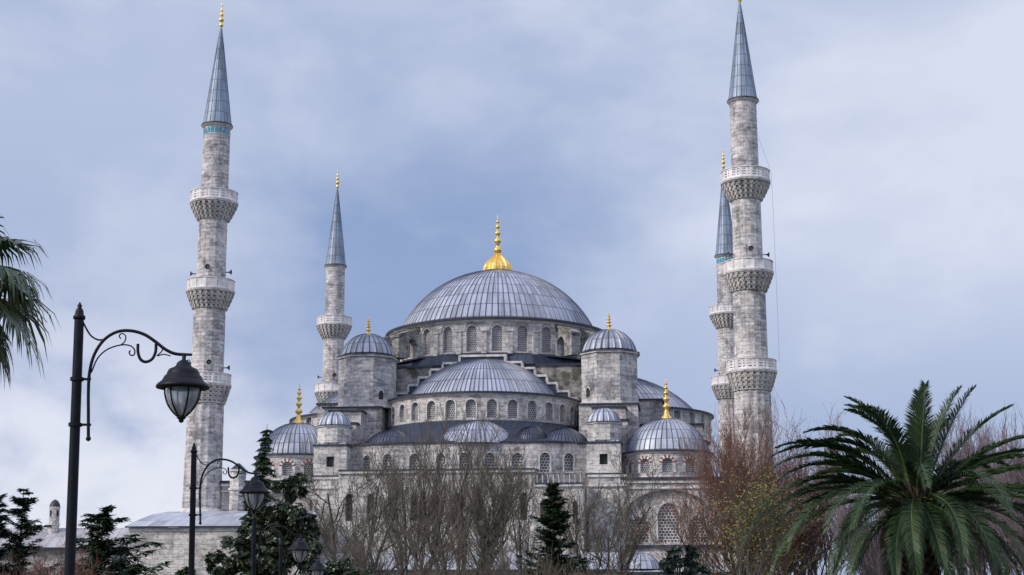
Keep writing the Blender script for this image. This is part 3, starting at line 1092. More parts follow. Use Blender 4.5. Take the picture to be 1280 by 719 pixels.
def minaret(label, u, v, tip, cone, balc, radii, base_z, kinds, tile=True, rz=0.0, horns=(), fin=3.2, cable=False):
    x, y = uv2w(u, v)
    root = thing('minaret', label, 'minaret', (x, y, 0), rz, 'minarets around the mosque')
    # shaft
    mb = MB()
    nf = 32
    secs = [cone] + list(balc) + [base_z]
    for i in range(len(secs) - 1):
        zt = secs[i] - (.0 if i == 0 else 3.1)
        zb = secs[i + 1] - 1.2
        if i == len(secs) - 2:
            zb = base_z
        r0 = radii[i]; r1 = radii[i] + (.14 if i == len(secs) - 2 else .05)
        fl = .0 if i == 0 else (.06 if i == len(secs) - 2 else .022)
        mb.lathe([(r1, zb), (r0, zt)], nf, 'stone_minaret', smooth=False, uvr=1.8, flute=fl)
        if i:
            mb.lathe([(r0 + .02, zt - .02), (r0 + .1, zt - .02), (r0 + .1, zt - .16), (r0 + .02, zt - .18)][::-1], nf, 'stone_carved', smooth=False)
    rb = radii[-1] + .14
    # ring and polygonal base
    mb.lathe([(rb + .22, base_z - .35), (rb + .34, base_z - .2), (rb + .3, base_z), (rb - .05, base_z + .25)], 32, 'stone_trim')
    mb.prism((0, 0), 16, rb + .3, base_z - 4.5, base_z - .34, 'stone_minaret')
    mb.prism((0, 0), 8, rb + 1.1, -2, base_z - 4.49, 'stone_minaret', rot=pi / 8)
    shaft = mb.build('shaft', root)
    # balconies
    for bi, z in enumerate(balc):
        R = 2.62
        rs = radii[bi + 1]
        mb = MB()
        zf = z - 1.22
        mb.lathe([(R - .12, zf - .24), (R + .06, zf - .2), (R + .06, zf), (radii[bi] - .1, zf)], 28, 'stone_carved', smooth=False)
        nt_ = 4
        zc = zf - .22
        for t in range(nt_):
            f0 = 1 - t / nt_
            ro = rs + (R - .02 - rs) * (f0 ** .8)
            ri = rs + (R - .02 - rs) * ((1 - (t + 1) / nt_) ** .8)
            hh = .46 if t < 3 else .5
            zb = zc - hh
            mb.lathe([(ri - .02, zb), (ri + .03, zb + hh * .35), (ro - .36, zc - .12), (ro - .04, zc - .10), (ro, zc)], 48, 'stone_carved', smooth=False)
            m_ = 24
            for q in range(m_):
                a = 2 * pi * q / m_
                d = Vector((sin(a), -cos(a), 0)); e = Vector((cos(a), sin(a), 0))
                hw = pi * ro / m_ * .58
                pts = []
                top = d * (ro - .01)
                # little hanging bracket, wide at the top and pointed below
                A = [top - e * hw + Vector((0, 0, zc - .06)), top + e * hw + Vector((0, 0, zc - .06))]
                B = [d * (ro - .05) + e * hw * .75 + Vector((0, 0, zc - hh * .62)), d * (ro - .05) - e * hw * .75 + Vector((0, 0, zc - hh * .62))]
                Cc = d * (ro - .12) + Vector((0, 0, zc - hh * (1.15 if t < 3 else .95)))
                In = [p - d * .3 for p in (A[0], A[1], B[0], B[1])]
                mb.face([A[0], A[1], B[0], Cc, B[1]][::-1], 'stone_carved')
                mb.face([A[1], In[1], In[2], B[0]], 'stone_carved')
                mb.face([A[0], B[1], In[3], In[0]], 'stone_carved')
                mb.face([B[0], In[2], Cc], 'stone_carved')
                mb.face([B[1], Cc, In[3]], 'stone_carved')
            zc = zb
        bal = mb.build('balcony', root)
        mb = MB()
        parapet(mb, R, zf + .12, z - .07, kinds[bi])
        mb.build('parapet', bal)
        # door to the balcony
        mb = MB()
        pts = [(-.35, zf), (.35, zf)] + outline(0, .35, zf, zf + 1.5, .35, 6)
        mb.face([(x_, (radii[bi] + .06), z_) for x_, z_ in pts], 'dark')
        mb.build('door', bal)
    for (z, a, r) in horns:
        mb = MB()
        horn(mb, z, radians(a), r)
        mb.build('loudspeaker', root)
    # spire
    mb = MB()
    r = radii[0]
    ribbed_dome(mb, [(r + .14, cone + .25), (r + .02, cone + .9)] + [((r + .02) * (1 - f) + .09 * f, cone + .9 + (tip - cone - .9) * f) for f in [i / 9 for i in range(1, 10)]], 18, .045, 'lead_spire', courses=9, dw=.1)
    mb.lathe([(r + .0, cone - .14), (r + .16, cone - .04), (r + .28, cone + .1)], 36, 'stone_trim')
    mb.lathe([(r + .27, cone + .09), (r + .32, cone + .14), (r + .28, cone + .27), (r + .13, cone + .27)], 36, 'lead_trim', smooth=False)
    sp = mb.build('spire', root)
    mb = MB()
    zf = tip - .1
    pr = [(.10, 0), (.12, .2), (.2, .32), (.22, .42), (.1, .62), (.1, .75), (.25, .95), (.27, 1.08), (.1, 1.3), (.09, 1.42), (.19, 1.6), (.2, 1.7), (.08, 1.9), (.07, 2.02), (.14, 2.15), (.14, 2.22), (.05, 2.4), (.04, 2.7), (.09, 2.8), (.03, 2.95), (.015, fin)]
    mb.lathe([(a * 1.15, zf + b) for a, b in pr], 10, 'gold')
    mb.build('finial', sp)
    if tile:
        mb = MB()
        n = 20
        for q in range(n):
            a = 2 * pi * (q + .5) / n
            hw = pi / n * .68
            ol = outline(0, hw, cone - 1.0, cone - .5, .22, 6)
            pts = [(-hw, cone - 1.0), (hw, cone - 1.0)] + ol
            mb.face([((r + .03) * sin(a + s_), -(r + .03) * cos(a + s_), z_) for s_, z_ in pts], 'tile')
        mb.lathe([(r + .005, cone - 1.12), (r + .05, cone - 1.1), (r + .05, cone - 1.04), (r + .005, cone - 1.02)], 32, 'stone_trim')
        mb.build('tile_band', root)
    if cable:
        mb = MB()
        mb.tube([(r + .05, -.4, cone - 4), (2.75, -.5, balc[0] - .1), (2.82, -.5, balc[1] + 5), (2.85, -.5, balc[1] + .1), (2.9, -.5, balc[2] + 5), (2.9, -.5, balc[2] - .2)], .013, 4, 'cable')
        mb.build('cable', root)
    return root
minaret('near left minaret with three balconies and a turquoise tile band under its spire', -28.55, -30, 66.0, 54.0, (46.35, 36.25, 25.75), (1.48, 1.58, 1.76, 1.98), 10.9, ('open', 'slab', 'open'), True, 0,
        ((37.0, -80, 1.6), (37.4, 0, 1.55), (37.2, 85, 1.6), (26.5, -70, 1.75), (26.8, 15, 1.72), (26.5, 88, 1.75)))
minaret('near right minaret with a cable hanging past its three balconies, spire touching the top edge', 30.5, -30, 66.5, 54.85, (47.0, 36.95, 26.3), (1.44, 1.56, 1.74, 1.93), 10.9, ('open', 'slab', 'open'), False, .1,
        ((37.7, -80, 1.6), (38.0, -5, 1.55), (37.8, 82, 1.6)), cable=True)
minaret('farther slender minaret rising behind the left tower dome with two balconies showing', -28.2, 30, 63.2, 50.85, (43.1, 33.0), (1.42, 1.54, 1.74), 12, ('open', 'slab'), False, .05,
        ((34.0, -75, 1.6), (34.1, 10, 1.55)))
minaret('farther minaret half hidden behind the right-hand minaret, blue tiles under its spire', 30.4, 30, 64.6, 51.0, (43.6, 33.2), (1.42, 1.54, 1.74), 12, ('open', 'slab'), True, .02,
        ((34.1, -75, 1.6),))

# ================================================================== low buildings on the left
annex = thing('stone_annex', 'low pale stone building with a bright lead roof below the left minaret', 'building', (OX, OY, 0), -PH)
mb = MB()
mb.box(-32.4, -14.6, -41.0, -31.5, -2, 8.3, 'stone_pale')
mb.box(-32.5, -14.5, -41.12, -31.4, 8.3, 8.65, 'stone_trim')
mb.build('wall', annex)
mb = MB()
x0, x1, va, vb = -32.8, -14.3, -41.4, -31.6
rows, uvs = [], []
n = 16
for (v, z, q) in ((va, 8.8, 0), (-38.5, 9.6, 1.2), (-35.5, 10.3, 2.4), (vb, 10.8, 3.6)):
    rows.append([(x0 + (x1 - x0) * i / n + (v - va) * .12 * (1 - i / n), v, z) for i in range(n + 1)])
    uvs.append([(i, q) for i in range(n + 1)])
mb.grid(rows, 'lead_roof', uvs, False)
mb.box(x0, x1, va - .03, va + .2, 8.66, 8.79, 'lead_trim')
mb.face([rows[0][0], rows[3][0], (rows[3][0][0], vb, 8.7), (x0, va, 8.7)], 'lead_trim')
mb.build('roof', annex)

# little stone lantern and wall beside the minaret foot
mb = MB()
c = (-24.6, -30.2)
mb.prism(c, 8, .85, 8, 13.1, 'stone_pale', rot=pi / 8)
mb.prism(c, 8, 1.0, 13.1, 13.3, 'stone_trim', rot=pi / 8)
mb.prism(c, 8, .85, 13.3, 15.1, 'stone_pale', rot=pi / 8)
mb.prism(c, 8, 1.02, 15.1, 15.3, 'stone_trim', rot=pi / 8)
mb.prism(c, 8, .9, 15.3, 16.0, 'lead_trim', rot=pi / 8, r1=.15)
mb.box(-27.2, -25.3, -28.6, -24, 0, 14.0, 'stone')
mb.box(-27.3, -25.2, -28.75, -24, 14.0, 14.2, 'lead_trim')
mb.build('stair_turret', mosque)

# long hall at the far left
p0 = at(-40, 679, 176); p1 = at(185, 679, 172)
hall = thing('low_hall', 'long low hall with a pinkish grey lead roof at the far left behind the trees', 'building', ((p0.x + p1.x) / 2, 174, 0))
L2 = (p1.x - p0.x) / 2
M['lead_pink'] = mat_lead('weathered_pinkish_lead', base=(.44, .42, .43), dark=(.22, .2, .21), seam=.03, seamdark=.6, lap=.02)
mb = MB()
ops = [(-L2 + 1.6 + i * 2.6, .6, 3.0, 4.6, .6) for i in range(int(2 * L2 / 2.6))]
arched_wall(mb, planeF(0), -L2, L2, -2, 7.2, ops, .4, 'stone')
mb.box(-L2, L2, .6, 9, -2, 7.2, 'stone')
wl = mb.build('wall', hall)
for op in ops:
    window_pane(planeF(0), op, .38, 'grille_small', None, wl)
mb = MB()
n = 22
rows = [[(-L2 - .3 + (2 * L2 + .6) * i / n, v, z) for i in range(n + 1)] for (v, z) in ((-.5, 7.35), (2.2, 8.6), (4.8, 9.75))]
mb.grid(rows, 'lead_pink', [[(i, q) for i in range(n + 1)] for q in (0, 1, 2)], False)
mb.grid([[(x, 4.8 + (4.8 - y), z) for x, y, z in r] for r in rows], 'lead_pink', [[(i, q) for i in range(n + 1)] for q in (0, 1, 2)], False)
mb.box(-L2 - .3, L2 + .3, -.55, -.4, 7.05, 7.33, 'lead_trim')
mb.build('roof', hall)
cp = at(68, 655, 178)
chim = MB()
chx = cp.x - hall.location.x
cc = (chx, 3.8)
chim.prism(cc, 12, .62, 8.6, 10.0, 'stone')
chim.prism(cc, 12, .72, 10.0, 10.2, 'stone_trim')
chim.prism(cc, 12, .60, 10.2, 12.0, 'stone')
chim.prism(cc, 12, .68, 12.0, 12.1, 'stone_trim')
chim.lathe([(.64, 12.1), (.58, 12.4), (.42, 12.72), (.2, 12.9), (.03, 12.98)], 12, 'lead_trim', cc)
chm = chim.build('chimney', hall)
mb = MB()
for a in (-.5, .9):
    o = Vector((cc[0] + .605 * sin(a), cc[1] - .605 * cos(a), 0)); e = Vector((cos(a), sin(a), 0)); d = Vector((sin(a), -cos(a), 0)) * .02
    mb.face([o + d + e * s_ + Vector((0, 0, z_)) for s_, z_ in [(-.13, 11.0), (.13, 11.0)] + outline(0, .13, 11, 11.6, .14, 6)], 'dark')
mb.build('opening', chm)

# ================================================================== street lamps
def sub(pts, n=3):
    """Catmull-Rom smoothing"""
    P = [Vector(p) for p in pts]
    P = [P[0] * 2 - P[1]] + P + [P[-1] * 2 - P[-2]]
    o = []
    for i in range(1, len(P) - 2):
        for k in range(n):
            t = k / n
            a, b, c, d = P[i - 1], P[i], P[i + 1], P[i + 2]
            o.append(.5 * ((2 * b) + (c - a) * t + (2 * a - 5 * b + 4 * c - d) * t * t + (3 * b - a - 3 * c + d) * t ** 3))
    o.append(P[-2])
    return o
LY = 15.5
b0 = at(90, 745, LY)
lamp = thing('street_lamp', 'nearest and tallest black iron street lamp with a scrolled arm at the left edge', 'street lamp', (b0.x, LY, gz(LY)), 0, 'street lamps along the path')
def lp(px, py, dy=0.0):
    # arm drawing measured on the nearest lamp: distance out from the post and height above its foot
    q = at(px, py, LY)
    return Vector((q.x - b0.x, dy, q.z - gz(LY)))
zt = lp(99, 400).z
mb = MB()
mb.lathe([(.115, 0), (.115, .12), (.09, .16), (.085, .7), (.1, .74), (.06, .8), (.054, 2.0), (.049, zt - .2), (.048, zt)], 14, 'iron')
mb.lathe([(.048, zt), (.062, zt + .01), (.062, zt + .04), (.046, zt + .055), (.04, zt + .1), (.02, zt + .13), (.026, zt + .15), (.016, zt + .165), (.003, zt + .19)], 14, 'iron')
for py in (474, 531):
    z = lp(99, py).z
    mb.lathe([(.05, z - .018), (.068, z - .018), (.068, z + .018), (.05, z + .018)], 14, 'iron', smooth=False)
    q = lp(110, py)
    mb.tube([(0.05, 0, z), (q.x - lp(99, 400).x / zt * z + .03, 0, z)], .014, 6, 'iron', cap=True)
kx = lp(99, 400).x / zt             # the old post stands a little out of plumb
mb.v = [(x_ + kx * z_, y_, z_) for x_, y_, z_ in mb.v]
mb.build('post', lamp)
mb = MB()
yo = 0.0
main = sub([lp(110.5, 548), lp(110.5, 520), lp(110.5, 490), lp(112, 465), lp(118, 443), lp(130, 425), lp(146, 415), lp(163, 413.5), lp(180, 418), lp(194, 427), (lp(207, 437)), lp(220, 442.5), lp(240, 443.5)], 4)
mb.tube(main, [.017] * (len(main) - 2) + [.014, .014], 8, 'iron', cap=True)
mb.lathe([(.001, 0), (.022, .012), (.028, .03), (.022, .045), (.016, .055)], 8, 'iron', (lp(110.5, 548).x, 0))
for i in range(len(mb.v) - 40, len(mb.v)):
    x_, y_, z_ = mb.v[i]
    mb.v[i] = (x_, y_, z_ + lp(110.5, 552).z)
mb.tube(sub([lp(103, 401), lp(108, 411), lp(114, 420), lp(123, 425), lp(132, 424)], 4), .010, 6, 'iron')
mb.tube(sub([lp(114, 466), lp(122, 448), lp(134, 437), lp(150, 431.5), lp(162, 432), lp(168, 437), lp(168, 443), (lp(164, 444.5)), lp(161.5, 441), lp(163, 438)], 4), .008, 6, 'iron')
mb.tube(sub([lp(150, 432), lp(156, 427), lp(157, 420), lp(152.5, 417), lp(149, 420), lp(151, 423.5)], 4), .007, 6, 'iron')
mb.tube(sub([lp(172.5, 430), lp(172.5, 440), lp(175.5, 449), lp(182, 452.5), lp(190, 449), lp(194.5, 440), lp(195, 430)], 4), .016, 8, 'iron', cap=True)
mb.tube(sub([lp(196, 445), lp(203, 438), lp(200, 432)], 3), .007, 6, 'iron')
mb.tube(sub([lp(197, 445), lp(205, 443), lp(213, 445)], 3), .007, 6, 'iron')
mb.build('arm', lamp)
hc = lp(229, 470)
hx = hc.x
def hz_(py):
    return lp(229, py).z
k = LY / FPX
mb = MB()
mb.lathe([(r * k, hz_(py)) for r, py in ((2.5, 443), (2.5, 450), (5, 451), (8.5, 454), (9.5, 457), (11.5, 459), (18, 462), (20, 466), (20.5, 468), (23.5, 471), (25.5, 475), (27, 477), (32, 481), (33.5, 483.5), (33, 485.5), (30, 486))], 28, 'iron', (hx, 0), smooth=True)
mb.lathe([(30 * k, hz_(486)), (22 * k, hz_(482)), (10 * k, hz_(470))], 28, 'iron', (hx, 0))
mb.tube([(hx + 2.4 * k, 0, hz_(451)), (hx + 7 * k, 0, hz_(450)), (hx + 9 * k, 0, hz_(455))], .006, 5, 'iron')
mb.build('hood', lamp)
mb = MB()
gp = ((22.5, 486), (22, 492), (20, 500), (17, 507), (12, 514), (7, 519), (4, 521))
mb.lathe([((r - 1.2) * k, hz_(py)) for r, py in gp], 24, 'glass', (hx, 0))
mb.build('glass', lamp)
mb = MB()
for q in range(6):
    a = pi / 3 * q + .5
    mb.tube(sub([(hx + r * k * sin(a), r * k * cos(a), hz_(py)) for r, py in ((24, 484),) + gp], 2), .0095, 5, 'iron')
mb.lathe([(5 * k, hz_(520)), (6.2 * k, hz_(521.5)), (5 * k, hz_(523.5)), (3 * k, hz_(525)), (3.4 * k, hz_(527)), (.3 * k, hz_(529))], 12, 'iron', (hx, 0))
mb.build('cage', lamp)
for (px, Y, top, rz, lab) in ((243, 27.0, 553, -.02, 'second black street lamp, standing alone in front of the minaret foot'),
                          (318, 36.5, 640, .0, 'third black street lamp, its post hidden behind the second lamp head'),
                          (351, 45.0, 674, .0, 'smallest and farthest black street lamp, low among the dark leaves')):
    p = at(px, top, Y)
    copy_thing(lamp, lab, (p.x - lp(99, 400).x, Y, p.z - (zt + .19)), rz)

# ================================================================== bare trees
class Tree:
    def __init__(s, seed):
        s.r = random.Random(seed)
        s.tr = MB(); s.cr = MB(); s.tips = []
    def rv(s, a):
        return Vector((s.r.uniform(-a, a), s.r.uniform(-a, a), s.r.uniform(-a, a)))

def bare_tree(name, label, cat, base, height, spread, seed, twig='twig', bark='bark', up=.55, stems=1, levels=4, dens=1.0, fork=.22, leaves=None, group=None, lean=(0, 0), thick=.85, twig_r=.016):
    T = Tree(seed); R = T.r
    def grow(p, d, L, rad, lv):
        n = 5 if lv < 2 else (4 if lv < levels else 3)
        pts = [p]; rads = [rad]
        q = p.copy(); dd = d.copy()
        st = L / n
        for i in range(n):
            dd = (dd + T.rv(.16 + .05 * lv) + Vector((0, 0, up * (.10 + .06 * lv)))).normalized()
            q = q + dd * st
            pts.append(q.copy())
            rads.append(max(twig_r * .45, rad * (1 - .72 * (i + 1) / n)))
        m_ = T.tr if lv == 0 else T.cr
        m_.tube(pts, rads, 7 if lv == 0 else (5 if lv == 1 else 3), bark if lv <= 1 else twig, smooth=lv < 2)
        if lv >= levels:
            T.tips.append((pts[-1], dd)); T.tips.append((pts[-2], dd))
            return
        kids = {0: 11, 1: 8, 2: 6, 3: 5}.get(lv, 4)
        kids = max(2, int(kids * dens + R.random()))
        for k_ in range(kids):
            t = (.28 if lv == 0 else .15) + (.98 - (.28 if lv == 0 else .15)) * (k_ + R.random() * .8) / kids
            j = min(n - 1, int(t * n)); f = t * n - j
            bp = pts[j].lerp(pts[j + 1], min(1, f))
            bd = (pts[j + 1] - pts[j]).normalized()
            a = R.uniform(0, 2 * pi)
            o = bd.orthogonal().normalized()
            o = Matrix.Rotation(a, 3, bd) @ o
            ang = R.uniform(.35, .75) * (1.25 if lv == 0 else 1) * spread
            nd = (bd * cos(ang) + o * sin(ang)).normalized()
            if nd.z < -.1:
                nd.z = abs(nd.z) * .3
            ll = L * R.uniform(.42, .68) * (1.0 - .35 * t if lv == 0 else 1)
            grow(bp, nd, ll, max(twig_r, rads[j] * (.62 if lv else .5)), lv + 1)
    for s_ in range(stems):
        a = 2 * pi * s_ / stems + R.uniform(-.4, .4)
        d = Vector((sin(a) * fork * (stems > 1) + lean[0], cos(a) * fork * (stems > 1) + lean[1], 1)).normalized()
        off = Vector((sin(a), cos(a), 0)) * (.15 * (stems > 1))
        grow(off, d, height * R.uniform(.66, .78), height * .016 * thick, 0)
    root = thing(name, label, cat, (base[0], base[1], gz(base[1])), 0, group)
    T.tr.build('trunk', root)
    T.cr.build('branches', root)
    if leaves:
        for (mat, num, size, fn) in leaves:
            mb = MB()
            tips = [t for t in T.tips if fn(t[0])]
            for i in range(num):
                if not tips:
                    break
                p, d = R.choice(tips)
                c = p + T.rv(.35)
                a = T.rv(1).normalized(); b = a.orthogonal().normalized()
                sz = size * R.uniform(.6, 1.3)
                mb.face([c - a * sz, c + b * sz * .45, c + a * sz, c - b * sz * .45], mat)
            mb.build('leaves', root)
    return root

def tree_at(px, Y):
    return ((px - 640) / FPX * (Y * cT + 3 * sT), Y)

# trunks are placed at real distances between the lamps and the mosque
G1 = 'bare trees in front of the mosque'
def H(py, Y, px=640):
    """tree height whose tip is seen at row py"""
    return at(px, py, Y).z - gz(Y)
bare_tree('bare_tree', 'bare multi-stemmed grey tree before the left turret, to the right of the glossy evergreen', 'tree', tree_at(440, 118), H(530, 118), 1.1, 11, stems=3, fork=.30, dens=.68, group=G1, up=.45)
bare_tree('bare_tree', 'bare tree with dense upright twigs below the left part of the great semi dome', 'tree', tree_at(515, 126), H(550, 126), .75, 12, stems=5, fork=.28, dens=.64, group=G1, up=.8)
bare_tree('bare_tree', 'tallest thicket-like bare tree hiding the middle of the gallery below the central exedra', 'tree', tree_at(583, 122), H(547, 122), .7, 13, stems=7, fork=.3, dens=.67, group=G1, up=.85)
bare_tree('bare_tree', 'bare brown tree just left of the small dark fir', 'tree', tree_at(640, 119), H(585, 119), .85, 14, stems=4, fork=.3, dens=.75, group=G1, up=.6)
bare_tree('bare_tree', 'open bare tree with two dark trunks right of the small fir, below the right turret', 'tree', tree_at(752, 108), H(578, 108), 1.0, 15, stems=3, fork=.34, dens=.74, group=G1, up=.5, bark='bark_dark')
bare_tree('bare_tree', 'low pale bare sapling between the two middle thickets in front of the arcade', 'tree', tree_at(478, 104), H(628, 104), .95, 16, stems=3, fork=.5, dens=.8, group=G1, up=.4)
fnr = lambda p: True
bare_tree('russet_tree', 'large reddish brown tree with a few withered leaves beneath the right-hand minarets', 'tree', tree_at(945, 92), H(512, 92) * .9, .80, 21, stems=8, fork=.44, dens=.9, twig='twig_red', up=.62, leaves=[('leaf_red', 9500, .055, fnr)], twig_r=.0105)
bare_tree('russet_tree', 'second reddish bare tree between the palm and the large russet tree', 'tree', tree_at(1020, 97), H(545, 97) * .9, .8, 22, stems=4, fork=.3, dens=.85, twig='twig_red', up=.62, leaves=[('leaf_red', 3500, .055, fnr)], twig_r=.0105)
bare_tree('yellow_tree', 'thin tree still holding yellow-green leaves left of the russet tree', 'tree', tree_at(908, 84), H(592, 84), .8, 23, stems=3, fork=.36, dens=.75, up=.45, leaves=[('leaf_yellow', 3600, .075, lambda p: p.z > 2 and p.x > -1.0), ('leaf_red', 500, .08, lambda p: p.x < -.5)], twig_r=.0105)
for (px, Y, py, sd_, lab) in ((1235, 78, 512, 31, 'bare mauve-grey tree rising behind the right side of the feather palm'),
                              (1300, 74, 500, 32, 'bare mauve-grey tree at the right edge of the picture'),
                              (1105, 88, 578, 33, 'bare mauve-grey tree seen through the left fronds of the feather palm')):
    bare_tree('winter_tree', lab, 'tree', tree_at(px, Y), H(py, Y) * .84, .62, sd_, stems=5, fork=.3, dens=1.0, twig='twig_mauve', up=.9, group='bare mauve trees behind the palm', twig_r=.010)
for (px, Y, py, sd_, lab) in ((55, 60, 672, 41, 'brown leafless bush at the bottom left behind the nearest lamp post'), (8, 56, 690, 42, 'brown leafless bush in the bottom left corner')):
    bare_tree('bare_bush', lab, 'bush', tree_at(px, Y), H(py, Y), .9, sd_, stems=9, fork=.75, dens=.9, twig='twig_red', up=.5, group='leafless brown bushes', levels=3, twig_r=.009, thick=.6)

for (px, Y, py, sd_, lab) in ((556, 96, 688, 43, 'low leafless scrub at the bottom edge left of the small fir, under the middle thicket'),
                              (640, 94, 684, 44, 'low brown scrub touching the left side of the small dark fir'),
                              (735, 92, 690, 45, 'low brown scrub right of the small dark fir at the bottom edge')):
    bare_tree('bare_bush', lab, 'bush', tree_at(px, Y), H(py, Y), .9, sd_, stems=7, fork=.8, dens=.75, twig='twig', up=.5, group='leafless brown bushes', levels=3, twig_r=.012, thick=.6, leaves=[('leaf_red', 260, .05, fnr)])

# ================================================================== conifers
def conifer(name, label, base, height, rad, seed, mat='needle', style='fir', gap=.30, group=None, lean=0.0, start=.08, tw=.13, nb=7):
    R = random.Random(seed)
    root = thing(name, label, 'tree', (base[0], base[1], gz(base[1])), 0, group)
    mb = MB()
    axis = lambda t: Vector((lean * height * t ** 3, 0, height * t))
    mb.tube([axis(i / 8) for i in range(9)], [height * .018 * (1 - i / 8) + .012 for i in range(9)], 7, 'bark_dark')
    mb.build('trunk', root)
    mb = MB()
    z = height * start
    def spray(p, d, L, w_):
        """flat spray of needle twigs along a branchlet"""
        n = max(2, int(L / .11))
        sd = d.cross(Vector((0, 0, 1)))
        sd = sd.normalized() if sd.length > .01 else Vector((1, 0, 0))
        for i in range(n):
            c = p + d * (L * i / n)
            for sg in (-1, 1):
                e = (d * .55 + sd * sg * R.uniform(.6, 1) + Vector((0, 0, R.uniform(-.35, .1)))).normalized()
                l_ = w_ * R.uniform(.6, 1.2)
                q = c + e * l_
                s2 = e.cross(Vector((R.uniform(-.4, .4), R.uniform(-.4, .4), 1))).normalized() * w_ * .34
                mb.face([c - s2 * .5, c + s2 * .5, q + s2 * .3, q - s2 * .3], mat)
        q = p + d * (L + w_ * .6)
        s2 = sd * w_ * .14
        mb.face([p - s2, p + s2, q + s2 * .3, q - s2 * .3], mat)
    while z < height * .985:
        t = z / height
        rr = rad * (1 - t) ** .8 * R.uniform(.6, 1.15)
        n = max(2, int(nb * (1 - t * .4) * R.uniform(.6, 1.2)))
        a0 = R.uniform(0, 6.28)
        for k_ in range(n):
            a = a0 + 2 * pi * k_ / n + R.uniform(-.35, .35)
            L = rr * (R.uniform(.3, 1.15) if R.random() < .8 else R.uniform(1.1, 1.5)) + .12
            o = Vector((sin(a), cos(a), 0))
            o0 = axis(min(.99, t + R.uniform(-.5, .5) * gap / height * 1.5))
            rise = R.uniform(-.22, .25)
            pts = []
            m_ = 6
            for i in range(m_ + 1):
                s_ = i / m_
                if style == 'fir':
                    zz = -.32 * s_ + .42 * s_ * s_
                elif style == 'cedar':
                    zz = .55 * s_ - .18 * s_ * s_
                else:
                    zz = .12 * s_ - .5 * s_ * s_
                pts.append(o0 + o * L * s_ + Vector((0, 0, (zz + rise * s_) * L)) + Vector((R.uniform(-.03, .03), R.uniform(-.03, .03), R.uniform(-.03, .03))) * L)
            mb.tube(pts, [.014 + .012 * L * (1 - i / m_) for i in range(m_ + 1)], 3, 'bark_dark')
            for i in range(1, m_ + 1):
                d = (pts[i] - pts[i - 1]).normalized()
                sd = d.cross(Vector((0, 0, 1))).normalized()
                for sub_ in range(2):
                    pp = pts[i - 1].lerp(pts[i], sub_ / 2)
                    for sg in (-1, 1):
                        e = (d * .7 + sd * sg + Vector((0, 0, -.3 if style != 'cedar' else R.uniform(-.8, .1)))).normalized()
                        spray(pp, e, L * .30 * (1.1 - i / m_ * .75) * R.uniform(.5, 1.15) + .05, tw)
            spray(pts[-2], (pts[-1] - pts[-2]).normalized(), (pts[-1] - pts[-2]).length, tw)
        z += gap * R.uniform(.7, 1.3) * (1.15 - .5 * t) * (height / 10) ** .5
    mb.build('crown', root)
    return root
conifer('fir_tree', 'small dark green fir with tiered branches in front of the gallery, between bare trees', tree_at(692, 98), H(603, 98), 3.7, 51, style='fir', gap=.33, nb=10, tw=.30)
conifer('fir_tree', 'tall thin dark fir with a bent leader, rising behind the second street lamp', tree_at(322, 92), H(530, 92), 2.1, 52, style='droop', gap=.36, nb=8, lean=.025, tw=.24)
conifer('cedar_tree', 'dark cedar with long rising boughs just right of the nearest lamp post', tree_at(128, 66), H(636, 66), 4.9, 53, 'needle', style='cedar', gap=.52, nb=6, tw=.34, start=.12)
conifer('cedar_tree', 'bluish fir with a sparse pointed leader at the left edge', tree_at(27, 62), H(610, 62), 2.3, 54, 'needle_blue', style='cedar', gap=.42, nb=7, tw=.22)
conifer('cedar_tree', 'dense dark conifer cut by the left edge beside the sparse fir', tree_at(-6, 58), H(618, 58), 2.0, 55, 'needle_blue', style='fir', gap=.34, nb=9, tw=.22)

# ================================================================== broadleaf evergreens
def leafy(name, label, cat, base, blobs, num, size, mat, seed, group=None, bark='bark_dark', flat=.0):
    """blobs: (dx, dz, r) clumps; rosettes of leaves are set through them"""
    R = random.Random(seed)
    root = thing(name, label, cat, (base[0], base[1], gz(base[1])), 0, group)
    mb = MB()
    top = max(b[1] for b in blobs)
    mb.tube([(0, 0, 0), (.1, 0, top * .3), (0, .1, top * .6), (.05, 0, top * .9)], [.16, .13, .09, .04], 7, bark)
    for (dx, dz, r) in blobs:
        z0 = max(.3, dz * .5)
        mb.tube([(0, 0, z0 * .8), (dx * .5, R.uniform(-.3, .3), (z0 + dz) / 2), (dx, 0, dz)], [.08, .05, .02], 5, bark)
    mb.build('trunk', root)
    mb = MB()
    vol = [b[2] ** 2 for b in blobs]
    tot = sum(vol)
    for (dx, dz, r), w_ in zip(blobs, vol):
        k = int(num * w_ / tot / 7)
        # sub clumps give an uneven outline
        subs = []
        for _ in range(max(5, int(12 * r))):
            d = Vector((R.gauss(0, 1), R.gauss(0, 1), R.gauss(0, 1))).normalized() * r * R.uniform(.45, 1.0)
            subs.append((Vector((dx, 0, dz)) + Vector((d.x, d.y, d.z * .85)), r * R.uniform(.22, .42)))
        for _ in range(k):
            c, sr = R.choice(subs)
            d = Vector((R.gauss(0, 1), R.gauss(0, 1), R.gauss(0, 1))).normalized()
            p = c + d * sr * R.uniform(.4, 1.05)
            up_ = (d + Vector((0, 0, .6))).normalized()
            o = up_.orthogonal().normalized()
            for q in range(7):
                e = Matrix.Rotation(2 * pi * q / 7 + R.uniform(-.3, .3), 3, up_) @ o
                ld = (e + up_ * R.uniform(.1, .7)).normalized()
                sz = size * R.uniform(.7, 1.25)
                wd = ld.cross(up_).normalized() * sz * .24
                m1 = p + ld * sz * .5
                tip = p + ld * sz - Vector((0, 0, sz * .12))
                mb.face([p, m1 + wd, tip, m1 - wd], mat)
    mb.build('crown', root)
    return root
Ym = 68
s_ = Ym / FPX
